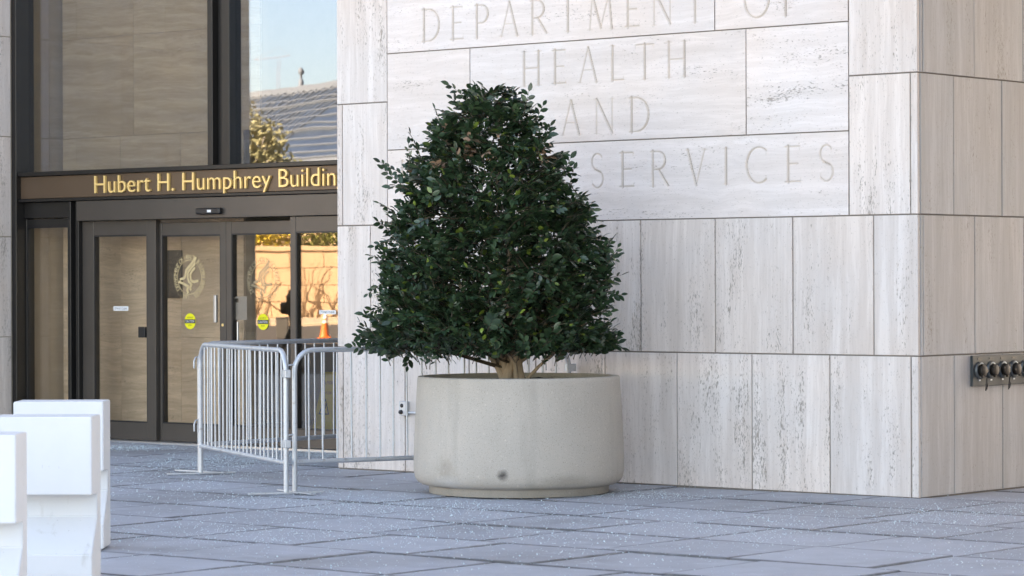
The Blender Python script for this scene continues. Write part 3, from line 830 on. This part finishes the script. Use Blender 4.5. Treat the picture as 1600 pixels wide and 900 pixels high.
br = MB(); leaves = []      # leaves: (matrix, length, tone)
def add_twig(base, d, L_, nl, size, droop=.0, flat=None):
    d = d.normalized()
    side = d.cross(Vector((0, 0, 1)))
    if side.length < .1: side = Vector((1, 0, 0))
    side.normalize()
    side = (Matrix.Rotation(random.uniform(-.9, .9), 3, d) @ side) if flat is None else (Matrix.Rotation(flat, 3, d) @ side)
    upv = side.cross(d).normalized()
    tip = base + d * L_ + Vector((0, 0, -droop))
    br.tube([base, base.lerp(tip, .5) + upv * .01, tip], [.0045, .003, .0016], 4, False)
    for k in range(nl):
        t = .22 + .78 * (k / max(1, nl - 1))
        sgn = 1 if k % 2 else -1
        p = base.lerp(tip, t)
        if k == nl - 1: ld = d * 1.0 + side * random.uniform(-.2, .2)
        else: ld = d * random.uniform(.5, .95) + side * sgn * random.uniform(.7, 1.0)
        ld = (ld + upv * random.uniform(-.25, .35) + Vector((0, 0, random.uniform(-.25, .1)))).normalized()
        nv = (upv + side * sgn * random.uniform(-.3, .3) + d * random.uniform(-.4, .2) + Vector((random.uniform(-.3, .3), random.uniform(-.45, .15), random.uniform(-.2, .3))))
        nv = (nv - ld * nv.dot(ld)).normalized()
        xx = ld.cross(nv)
        s_ = size * random.uniform(.7, 1.15)
        M = Matrix(((xx.x * s_, ld.x * s_, nv.x * s_, p.x), (xx.y * s_, ld.y * s_, nv.y * s_, p.y), (xx.z * s_, ld.z * s_, nv.z * s_, p.z), (0, 0, 0, 1)))
        leaves.append([M, s_, min(.92, max(0, random.gauss(.42, .22)))])
NTW = 3300
made = 0
while made < NTW:
    z = zlv[0] + (zlv[-1] - zlv[0]) * random.random() ** 1.25
    cx, a = envp(z)
    if random.random() > a / 1.1: continue
    phi = random.uniform(0, 2 * math.pi)
    rr = random.uniform(.14, 1) ** .5
    b_ = min(a * .92, .95)
    lump = 1 + .13 * mnoise.noise(Vector((math.cos(phi) * 2.2, math.sin(phi) * 2.2, z * 2.6)))
    lump2 = mnoise.noise(Vector((math.cos(phi) * 4.4 * rr, math.sin(phi) * 4.4 * rr, z * 4.6 + 9)))
    if lump2 < -.46: continue
    p = Vector((cx + a * rr * .985 * lump * math.cos(phi), b_ * rr * .985 * lump * math.sin(phi), z))
    if rr < .62 and random.random() < .35: continue
    d = Vector((math.cos(phi) * (.4 + .5 * rr), math.sin(phi) * (.4 + .5 * rr), random.uniform(-.15, .85))) + Vector((random.gauss(0, .35), random.gauss(0, .35), random.gauss(0, .25)))
    L_ = random.uniform(.10, .2)
    add_twig(p - d.normalized() * L_ * .8, d, L_, random.randint(6, 10), random.uniform(.052, .078))
    made += 1
# limbs linking twigs to stems
for i in range(90):
    st = random.choice(stems); k = random.randint(1, 3)
    b0 = st[k].lerp(st[k + 1], random.random())
    z = min(zlv[-1] - .1, max(zlv[0], b0.z + random.uniform(-.1, .55)))
    cx, a = envp(z); phi = random.uniform(0, 2 * math.pi)
    e = Vector((cx + a * .8 * math.cos(phi), min(a, .95) * .75 * math.sin(phi), z))
    br.tube([b0, b0.lerp(e, .5) + Vector((0, 0, .05)), e], [.011, .007, .003], 5, False)
# shoots that stand out of the outline
for (x0, y0, x1, y1, nl) in ((752, 175, 698, 128, 10), (690, 200, 680, 168, 6), (818, 185, 828, 142, 7), (838, 190, 850, 165, 5), (650, 285, 590, 250, 11), (640, 300, 598, 262, 9), (655, 300, 608, 292, 8), (660, 250, 642, 208, 7), (640, 262, 640, 222, 6), (620, 335, 592, 316, 7), (610, 362, 590, 344, 6), (605, 408, 578, 398, 6), (600, 440, 572, 460, 6), (598, 505, 568, 488, 7), (585, 535, 556, 522, 6), (590, 525, 562, 500, 7), (575, 545, 552, 538, 5), (640, 545, 636, 574, 5), (700, 545, 706, 562, 4), (880, 270, 892, 248, 5), (890, 290, 898, 262, 5), (905, 335, 925, 318, 6), (930, 400, 955, 380, 6), (945, 420, 966, 384, 6), (945, 465, 972, 460, 6), (940, 530, 974, 545, 8), (930, 545, 968, 536, 6), (940, 440, 972, 430, 5), (770, 165, 742, 146, 8), (790, 160, 795, 143, 6), (600, 545, 612, 560, 5), (850, 210, 862, 196, 5)):
    dy = random.uniform(-.25, .1)
    b0, e = tp(x0, y0, dy), tp(x1, y1, dy - .05)
    add_twig(b0, e - b0, (e - b0).length * .9, nl, random.uniform(.062, .074), 0, random.uniform(-1.3, -.5))
br.build('branches', M_TWIG, tree)
# choose dead and fresh leaves
def front(M):
    p = M.translation; cx, a = envp(p.z)
    return -p.y / max(.2, min(a * .92, .95)), p
dead_c = [(660, 215, 22), (735, 218, 14), (780, 218, 16), (850, 245, 26), (690, 262, 22), (645, 270, 16), (730, 240, 30), (850, 228, 16), (765, 248, 14), (700, 205, 14)]
for q in leaves:
    fr_, p = front(q[0])
    x, y = 800 + p.x * SP, 440 + (1.6 - p.z - TZ) * SP
    if fr_ > -.2:
        for (dx, dy, rd) in dead_c:
            if math.hypot(x - dx, y - dy) < rd * .5 and random.random() < .35: q[2] = random.uniform(.982, 1)
        if fr_ > .45 and q[2] < .95 and random.random() < .022: q[2] = random.uniform(.93, .965)
lv = [(0, 0, 0), (-.17, .27, .03), (0, .3, -.02), (.17, .27, .03), (-.20, .56, .035), (0, .62, -.015), (.20, .56, .035), (-.12, .82, .02), (0, .84, -.03), (.12, .82, .02), (0, 1.0, -.06)]
lf = [(0, 2, 1), (0, 3, 2), (1, 2, 5, 4), (2, 3, 6, 5), (4, 5, 8, 7), (5, 6, 9, 8), (7, 8, 10), (8, 9, 10)]
LVA = np.array(lv)
LVA[:, 0] *= 1.3
meshes = []
for m in (M_LEAF1, M_LEAF2, M_LEAF3):
    for bend in (0, 1):
        v2 = LVA.copy(); v2[:, 2] += (-.10 if bend else .05) * v2[:, 1] ** 2
        meshes.append(MB().add([tuple(p) for p in v2], lf, True).mesh('leaf', m))
score = []
for i, (M, s_, t) in enumerate(leaves):
    fr_, p = front(M)
    nrm = abs(M.col[2].xyz.normalized().y)
    score.append((fr_ * .6 + nrm * .7 + random.random() * .7 + (.9 if t > .925 else 0), i))
score.sort(reverse=True)
single = {i for _, i in score[:300]}
for i in sorted(single):
    M, s_, t = leaves[i]
    k = 0 if t < .925 else (1 if t < .975 else 2)
    link('leaf', meshes[k * 2 + random.randint(0, 1)], tree, M)
cvs, tones, cfs = [], [], []
n0 = 0
fa = [tuple(f) for f in lf]
for i, (M, s_, t) in enumerate(leaves):
    if i in single: continue
    v2 = LVA.copy(); v2[:, 2] += random.uniform(-.22, .06) * v2[:, 1] ** 2
    m3 = np.array(M)
    cvs.append(v2 @ m3[:3, :3].T + m3[:3, 3]); tones += [t] * len(lv)
    cfs += [tuple(j + n0 for j in f) for f in fa]; n0 += len(lv)
me = bpy.data.meshes.new('crown'); me.from_pydata(np.vstack(cvs).tolist(), [], cfs)
me.polygons.foreach_set('use_smooth', [True] * len(cfs))
me.attributes.new('tone', 'FLOAT', 'POINT').data.foreach_set('value', np.array(tones, 'f'))
me.materials.append(M_LEAF)
tag(link('crown', me, tree), kind='stuff')

# ------------------------------------------------------------------ crowd control barriers
def barrier(p0, p1, label, hooks=True):
    p0, p1 = Vector((*p0, 0)), Vector((*p1, 0))
    d = p1 - p0; L_ = d.length
    o = empty('crowd_barrier', T(*p0) @ Matrix.Rotation(math.atan2(d.y, d.x), 4, 'Z'))
    tag(o, label, 'barrier', 'steel crowd barriers by the doors')
    Ht, Rc, rt = 1.085, .16, .0195
    path = [(0, 0, .012), (0, 0, Ht - Rc)]
    path += [(Rc - Rc * math.cos(R(a)), 0, Ht - Rc + Rc * math.sin(R(a))) for a in range(15, 91, 15)]
    path += [(L_ - Rc + Rc * math.sin(R(a)), 0, Ht - Rc + Rc * math.cos(R(a))) for a in range(0, 91, 15)]
    path += [(L_, 0, .012)]
    MB().tube(path, rt, 12).build('frame', M_GALV, o)
    MB().tube([(.015, 0, .235), (L_ - .015, 0, .235)], .0185, 10).build('bottom_rail', M_GALV, o)
    nb = int(L_ / .116)
    bar_me = {}
    for i in range(1, nb):
        x = L_ * i / nb
        e = min(x, L_ - x)
        top = Ht - .01 if e > Rc else Ht - Rc + math.sqrt(max(0, Rc * Rc - (Rc - e) ** 2)) - .01
        key = round(top, 3)
        if key not in bar_me: bar_me[key] = MB().tube([(0, 0, .235), (0, 0, top)], .0078, 7, False).mesh('bar', M_GALV)
        link('bar', bar_me[key], o, T(x + random.uniform(-.004, .004), random.uniform(-.003, .003), 0) @ Matrix.Rotation(random.gauss(0, .006), 4, 'Y') @ Matrix.Rotation(random.gauss(0, .004), 4, 'X'))
    foot = MB().box(-.025, .025, -.29, .29, .0005, .012, None, .002).mesh('foot', M_GALV)
    link('foot', foot, o, T(.012, 0, .003)); link('foot', foot, o, T(L_ - .012, 0, .003))
    for z in (.93, .40):
        if hooks:
            MB().tube([(0, -.005, z + .03), (-.02, -.005, z + .045), (-.055, -.005, z + .04), (-.07, -.005, z + .01), (-.07, -.005, z - .05)], .007, 6).build('hook', M_GALV, o)
        MB().box(L_ - .026, L_ + .06, -.022, .022, z - .05, z + .01, None, .004).build('bracket', M_GALV, o)
    return o
A_ = (-1.712, 22.24); B_ = (-2.606, 24.6)
barrier(B_, A_, 'steel crowd barrier on the left, seen almost end on before the doors')
barrier((-1.655, 22.35), (.452, 23.57), 'steel crowd barrier running behind the planter against the stone wall')
barrier((-2.635, 24.80), (-1.06, 26.72), 'steel crowd barrier at the back, nearest the sliding doors')

# ------------------------------------------------------------------ white concrete blocks
bp = [(.33, 0), (.33, .886), (0, .886), (0, .47), (.20, .462), (.20, .34), (.02, .17), (.0, .15), (0, 0)]   # (depth, z), front at 0
def white_block(xr, yb, label, rz):
    o = empty('concrete_block', T(xr - .27, yb - .33, 0) @ Matrix.Rotation(rz, 4, 'Z')); tag(o, label, 'barrier', 'white concrete blocks in a row')
    bm = bmesh.new()
    f0 = [bm.verts.new((-.27, d, z)) for d, z in bp]; f1 = [bm.verts.new((.27, d, z)) for d, z in bp]
    n = len(bp)
    bm.faces.new(f0[::-1]); bm.faces.new(f1)
    for i in range(n): bm.faces.new((f0[i], f0[(i + 1) % n], f1[(i + 1) % n], f1[i]))
    bmesh.ops.recalc_face_normals(bm, faces=bm.faces[:])
    bmesh.ops.bevel(bm, geom=[e for e in bm.edges], offset=.005, segments=2, affect='EDGES', clamp_overlap=True)
    me = bpy.data.meshes.new('block'); bm.to_mesh(me); bm.free()
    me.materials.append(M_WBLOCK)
    link('block', me, o)
white_block(-2.462, 18.03, 'white painted concrete block farthest back of the three, nearest the doors', .01)
white_block(-2.246, 16.03, 'white painted concrete block in the middle of the row of three', -.005)
white_block(-2.337, 14.17, 'white painted concrete block at the front, cut by the left edge', .006)

# ------------------------------------------------------------------ wet floor sign in the lobby
gx, gy = ground(516, 672)
ws = empty('wet_floor_sign', T(gx, gy, -.02) @ Matrix.Rotation(PH, 4, 'Z')); tag(ws, 'yellow folding wet floor sign standing behind the door glass', 'sign')
for s_ in (-1, 1):
    Mx = T(0, s_ * .13, 0) @ Matrix.Rotation(R(10.5 * s_), 4, 'X')
    MB().prism([(-.15, 0), (-.09, 0), (-.07, .03), (.07, .03), (.09, 0), (.15, 0), (.085, .56), (.085, .66), (-.085, .66), (-.085, .56)], -.006, .006, Mx).build('panel', M_YELP, ws)
    if s_ < 0:
        for tx, w_, h_, z, m in (('CAUTION', .15, .035, .54, M_REDP), ('WET FLOOR', .16, .03, .43, M_REDP)):
            t_ = flat_text(tx, w_, h_, 0, z, -.0075, m, ws); t_.matrix_local = Mx
        t_ = MB(); ribbon(t_, [(-.07, .2), (.07, .2), (0, .36)], .012, -.0075, True); ribbon(t_, [(-.02, .22), (.01, .27), (.0, .31)], .02, -.0075); t_.build('pictogram', M_BLACK, ws, Mx)

# ------------------------------------------------------------------ broken glass
def shards():
    P = []
    def scatter(n, xr, yr):
        k = 0
        while k < n:
            x, y = rng.uniform(*xr), rng.uniform(*yr)
            dn = .5 + .9 * mnoise.noise(Vector((x * .9, y * .7, 3))) + .35 * mnoise.noise(Vector((x * 4, y * 4, 8)))
            if rng.random() < dn: P.append((x, y)); k += 1
    scatter(6800, (-4.2, 5.2), (15.0, 23))
    scatter(3500, (-5.5, 1.5), (22, 29.5))
    for (x, y, sx_, sy_, n) in ((200, 701, .35, .22, 1100), (170, 698, .3, .2, 500), (340, 722, .45, .8, 3200), (500, 712, .5, .5, 2400), (300, 745, .6, .6, 900), (640, 790, .5, .3, 700), (460, 780, .8, .35, 700), (980, 775, .45, .2, 700), (760, 800, 1.0, .4, 900), (1500, 800, .7, .6, 1500), (1250, 830, 1.2, .7, 1300), (650, 825, 1.2, .6, 1300), (350, 840, .9, .5, 700)):
        gx_, gy_ = ground(x, y)
        P.extend(zip(rng.normal(gx_, sx_, n), rng.normal(gy_, sy_, n)))
    Q = []
    for x, y in P:
        l = M_BI @ Vector((x, y, 0))
        if (-LW - .01 < l.x < .01 and l.y > -.01) or l.y > 1.7 or (l.x > -.01 and l.y > 8) or l.x < -12.13: continue
        if math.hypot(x - PX, y - PY) < .70: continue
        Q.append((x, y))
    Q = np.array(Q); n = len(Q)
    base = np.array([(-1, -1, 0), (1, -.8, 0), (.8, 1, 0), (-.9, .9, 0), (-.7, -.8, 1), (.9, -.6, .9), (.6, .8, 1), (-.8, .6, .8)])
    fc = np.array([(4, 5, 6, 7), (0, 1, 5, 4), (1, 2, 6, 5), (2, 3, 7, 6), (3, 0, 4, 7)])
    s_ = np.clip(rng.lognormal(math.log(.0020), .34, n), .001, .0048)
    ang = rng.uniform(0, 2 * math.pi, n)
    V = np.repeat(base[None], n, 0) * s_[:, None, None]
    V[:, :, 2] *= rng.uniform(.7, 1.8, n)[:, None]
    V[:, :, 0] *= rng.uniform(.7, 1.5, n)[:, None]
    c_, s2 = np.cos(ang)[:, None], np.sin(ang)[:, None]
    x = V[:, :, 0] * c_ - V[:, :, 1] * s2; y = V[:, :, 0] * s2 + V[:, :, 1] * c_
    tx = rng.normal(0, .35, n)[:, None]
    V = np.stack([x + Q[:, :1], y + Q[:, 1:], V[:, :, 2] + np.abs(x * tx) + .0012], -1).reshape(-1, 3)
    F = (fc[None] + (np.arange(n) * 8)[:, None, None]).reshape(-1, 4)
    me = bpy.data.meshes.new('broken_glass')
    me.vertices.add(len(V)); me.vertices.foreach_set('co', V.ravel().astype('f'))
    me.loops.add(F.size); me.loops.foreach_set('vertex_index', F.ravel().astype('i'))
    me.polygons.add(len(F)); me.polygons.foreach_set('loop_start', np.arange(0, F.size, 4, dtype='i'))
    me.update(calc_edges=True)
    me.materials.append(M_SHARD)
    tag(link('broken_glass', me), 'crumbs of shattered tempered glass strewn over the paving', 'broken glass', kind='stuff')
shards()

# ------------------------------------------------------------------ the street mirrored in the glass
FR = Matrix((( VR.x, -VF.x, 0, 0), (VR.y, -VF.y, 0, 0), (0, 0, 1, 0), (0, 0, 0, 1)))    # local x = right, -y = away, as seen in the glass
def street(x, D, z=0.0):
    k = (x - 800) / FPX
    p = _m + (VF + VR * k) * D
    return Matrix.Translation((p.x, p.y, z)) @ Matrix(((VR.x, VF.x, 0, 0), (VR.y, VF.y, 0, 0), (0, 0, 1, 0), (0, 0, 0, 1)))
rd = MB().box(-150, 150, -45, 15, -.3, -.006); tag(rd.build('road', M_ROAD, None, street(450, 95)), kind='structure')
sw = MB().box(-150, 150, 0, 17, -.3, .10, None, .02); tag(sw.build('sidewalk', M_WALK, None, street(450, 111)), kind='structure')
M_LIME = plain('sunlit_limestone', (.48, .365, .26), .85, 0, .2, .22, 2.0, .3)
rw = empty('retaining_wall', street(450, 128)); tag(rw, 'warm limestone retaining wall mirrored in the right door glass', 'wall')
MB().box(-60, 60, .04, .8, 0, 3.10).build('wall_core', M_MORTAR, rw)
cb = {}
for c in range(4):
    x = -60 + (.8 if c % 2 else 0)
    while x < 60:
        if -8 < x < 8:
            if c not in cb: cb[c] = MB().box(.012, 1.588, 0, .3, c * .74 + .012, c * .74 + .728, None, .015).mesh('stone_block', M_LIME)
            link('stone_block', cb[c], rw, T(x, random.uniform(-.01, .01), 0))
        x += 1.6
MB().box(-60, -9.5, -.0, .5, 0, 2.95).box(9.6, 60, 0, .5, 0, 2.95).build('plain_wall', M_LIME, rw)
MB().box(-60, 60, -.08, .9, 2.96, 3.16, None, .02).build('coping', M_LIME, rw)
bank = MB().box(-80, 80, .81, 40, 0, 3.0); tag(bank.build('terrain_bank', M_GROUND, None, street(450, 128)), kind='structure')
vn = MB()
for i in range(26):
    x = random.uniform(-4, 4); p = Vector((x, -.05, 0)); pts = [p.copy()]
    dx = random.uniform(-.35, .35)
    for k in range(random.randint(4, 8)):
        p = p + Vector((dx + random.uniform(-.25, .25), random.uniform(-.02, .0), random.uniform(.15, .42))); pts.append(p.copy())
    vn.tube(pts, [.03 * (1 - .1 * j) for j in range(len(pts))], 4, False)
M_VINE = plain('bare_vine', (.09, .055, .035), .9)
tag(vn.build('bare_vine', M_VINE, None, street(425, 128)), 'leafless brown vines climbing the limestone wall in the glass', 'vine')
def bush(name, label, x, D, z, rx, ry, rz, n, size, cols, trunk=None):
    o = empty(name, street(x, D, 0)); tag(o, label, 'tree' if trunk else 'shrub')
    vs_, fs, tn = [], [], []
    for i in range(n):
        u = Vector((random.gauss(0, 1), random.gauss(0, 1), random.gauss(0, 1))).normalized() * random.random() ** .45
        lm = 1 + .45 * mnoise.noise(u * 2.3 + Vector((x, z, 0)))
        p = Vector((u.x * rx * lm, u.y * ry * lm, z + u.z * rz * lm))
        a = Vector((random.gauss(0, 1), random.gauss(0, 1), random.gauss(0, 1))).normalized() * size * random.uniform(.5, 1.2)
        b = a.orthogonal().normalized() * size * .5
        k = len(vs_); vs_ += [p - a, p + b, p + a, p - b]; fs.append((k, k + 1, k + 2, k + 3))
    n_ = NT(name + '_leaf'); geo = n_.noise(n_.obj_coord(), 1.4, 4)
    m = n_.base(n_.ramp(geo, [(.3, cols[0]), (.5, cols[1]), (.7, cols[2])]), .7, 0, .3)
    tag(MB().add(vs_, fs).build('crown', m, o), kind='stuff')
    tb = MB()
    if trunk:
        tb.tube([(0, 0, 0), (.1, 0, z * .5), (0, .1, z), (-.1, 0, z + rz * .6)], [trunk, trunk * .8, trunk * .5, trunk * .1], 7)
        for i in range(9):
            a = random.uniform(0, 6.28); tb.tube([(0, 0, z * random.uniform(.5, .9)), (rx * .4 * math.cos(a), ry * .4 * math.sin(a), z), (rx * .8 * math.cos(a), ry * .8 * math.sin(a), z + rz * random.uniform(-.1, .6))], [trunk * .4, trunk * .25, .02], 5)
    else:
        for i in range(7):
            a = random.uniform(0, 6.28); tb.tube([(rx * .2 * math.cos(a), 0, 3.0), (rx * .7 * math.cos(a), ry * .5 * math.sin(a), z + rz * .5)], [.04, .01], 5)
    tb.build('trunk', M_BARK, o)
bush('yellow_shrub', 'yellow green shrub on the retaining wall, mirrored in the door', 405, 131, 3.6, 1.6, 1.2, .8, 1500, .10, ((.30, .24, .03), (.48, .38, .05), (.58, .47, .10)))
bush('brown_shrub', 'bare brown shrub between the two green ones above the wall', 462, 132, 3.7, 1.5, 1.2, .9, 900, .09, ((.16, .10, .06), (.28, .18, .10), (.34, .22, .12)))
bush('green_shrub', 'dark green shrub on the wall at the glass edge', 512, 130.5, 3.5, 1.5, 1.2, .95, 1500, .10, ((.05, .06, .016), (.11, .13, .03), (.18, .19, .05)))
bush('autumn_tree', 'tall olive and gold tree before the glass roof, in the upper window', 385, 138, 7.2, 2.3, 2.3, 2.6, 3600, .16, ((.15, .12, .045), (.25, .20, .075), (.34, .26, .11)), .22)
bush('olive_tree', 'smaller olive tree right of the gold one in the upper window', 425, 142, 6.0, 1.6, 1.6, 2.0, 2000, .16, ((.14, .13, .04), (.26, .21, .06), (.36, .28, .10)), .15)

# glass roofed conservatory
cs_o = street(447, 205)
e_ = Vector((.515, -.857, 0)); u_ = Vector((.857, .515, 0))
cs = empty('glass_conservatory', cs_o @ Matrix(((e_.x, u_.x, 0, 0), (e_.y, u_.y, 0, 0), (0, 0, 1, 0), (0, 0, 0, 1))))
tag(cs, 'stone conservatory with a sloping glazed roof, mirrored in the upper window', 'building')
M_PANE = plain('roof_glazing', (.045, .055, .062), .3, 0, .5, .5, .6)
M_RIB = plain('roof_rib', (.17, .165, .15), .6)
RW, RZ0, RZ1 = 9.0, 9.2, 14.9
sl = math.hypot(RW, RZ1 - RZ0); an = math.atan2(RZ1 - RZ0, RW)
MB().box(-40, 40, -9.0, 14, 0, RZ0 - .9).build('stone_wall', M_LIME, cs)
MB().box(-40, 40, -9.5, -8.2, RZ0 - .9, RZ0 - .05, None, .05).build('cornice', M_RIB, cs)
for i in range(-20, 21): MB().box(i * 2 - .15, i * 2 + .15, -9.35, -9.05, RZ0 - 2.6, RZ0 - .95).build('column', M_RIB, cs)
Mr = T(0, -9.0, RZ0) @ Matrix.Rotation(an, 4, 'X')
pane_me = MB().box(-.44, .44, 0, .92, -.01, .01).mesh('roof_pane', M_PANE)
nrow = int(sl / 1.0)
for i in range(-15, 13):
    for j in range(nrow):
        link('roof_pane', pane_me, cs, Mr @ T(i * 1.0, j * 1.0 + .04, random.uniform(0, .03)) @ Matrix.Rotation(random.uniform(-.05, .05), 4, 'X'))
for i in range(-16, 14):
    MB().box(i - .5 - .05, i - .5 + .05, 0, sl, -.05, .09, Mr).build('roof_rib', M_RIB, cs)
for j in range(nrow + 1):
    MB().box(-40, 40, j - .045, j + .045, -.05, .07 if j % 4 else .2, Mr).build('roof_purlin', M_RIB, cs)
MB().box(-40, -15.6, 0, sl, -.03, .0, Mr).box(12.6, 40, 0, sl, -.03, 0, Mr).build('end_glazing', M_PANE, cs)
MB().box(-40, 40, -.3, 1.2, -.2, .25, T(0, 0, RZ1) ).build('ridge_cap', M_RIB, cs)
MB().lathe([(.22, 0), (.22, .5), (.1, .6), (.1, .9), (.25, 1.05), (.2, 1.3), (0, 1.45)], 12, T(1.5, .4, RZ1 + .2)).build('finial', M_RIB, cs)
# tower crane far behind
kr = empty('tower_crane', street(435, 520)); tag(kr, 'thin tower crane above the glass roof in the upper window', 'crane')
M_CR = plain('crane_steel', (.28, .27, .27), .6)
ms = MB()
for sx_ in (-.3, .3):
    for sy_ in (-.3, .3): ms.tube([(sx_, sy_, 0), (sx_, sy_, 41)], .05, 4)
for k in range(40): ms.tube([(-.3, -.3, k), (.3, -.3, k + 1)], .035, 4).tube([(.3, .3, k), (-.3, .3, k + 1)], .035, 4)
ms.build('mast', M_CR, kr)
MB().tube([(-4, 0, 41), (2, 0, 41.6)], .1, 4).tube([(-4, 0, 41), (0, 0, 43), (2, 0, 41.6)], .05, 4).build('jib', M_CR, kr)

# traffic cone, press camera, cabinet
M_ORANGE = plain('cone_orange', (.75, .16, .03), .5)
cn = empty('traffic_cone', street(510, 84.6)); tag(cn, 'orange traffic cone with white collar mirrored in the right glass', 'traffic cone')
MB().box(-.19, .19, -.19, .19, 0, .035, None, .006).build('base', M_ORANGE, cn)
MB().lathe([(.145, .035), (.13, .06), (.092, .42)], 20).build('cone', M_ORANGE, cn)
MB().lathe([(.092, .42), (.078, .52)], 20).lathe([(.072, .56), (.05, .70), (.03, .74), (0, .74)], 20).build('collar', M_WHITEP, cn)
MB().lathe([(.078, .52), (.072, .56)], 20).build('stripe', M_ORANGE, cn)
vc = empty('video_camera', street(446.5, 52)); tag(vc, 'black covered video camera on a tripod, silhouetted in the door glass', 'camera')
MB().box(-.07, .16, -.2, .25, 1.02, 1.40, None, .05).box(-.03, .10, -.05, .2, 1.37, 1.47, None, .03).build('body', M_BLACK, vc)
MB().lathe([(.10, 0), (.105, .06), (.085, .14), (0, .14)], 16, T(-.03, 0, 1.15) @ Matrix.Rotation(R(-90), 4, 'Y')).build('lens', M_BLACK, vc)
MB().lathe([(.075, .5), (.06, .7), (.07, .98), (.09, 1.04), (0, 1.04)], 16, T(.04, 0, 0)).build('head', M_BLACK, vc)
for a in (90, 210, 330): MB().tube([(.03, 0, .8), (.03 + .42 * math.cos(R(a)), .42 * math.sin(R(a)), .01)], [.05, .02], 8).build('leg', M_BLACK, vc)
ub = empty('utility_cabinet', street(436, 84)); tag(ub, 'small dark grey cabinet beside the camera in the door glass', 'cabinet')
M_UC = plain('cabinet_grey', (.09, .095, .10), .5)
MB().box(-.17, .17, -.15, .15, .0, .60, None, .01).build('box', M_UC, ub)
MB().box(-.19, .19, -.17, .17, .60, .64, None, .01).build('lid', M_UC, ub)
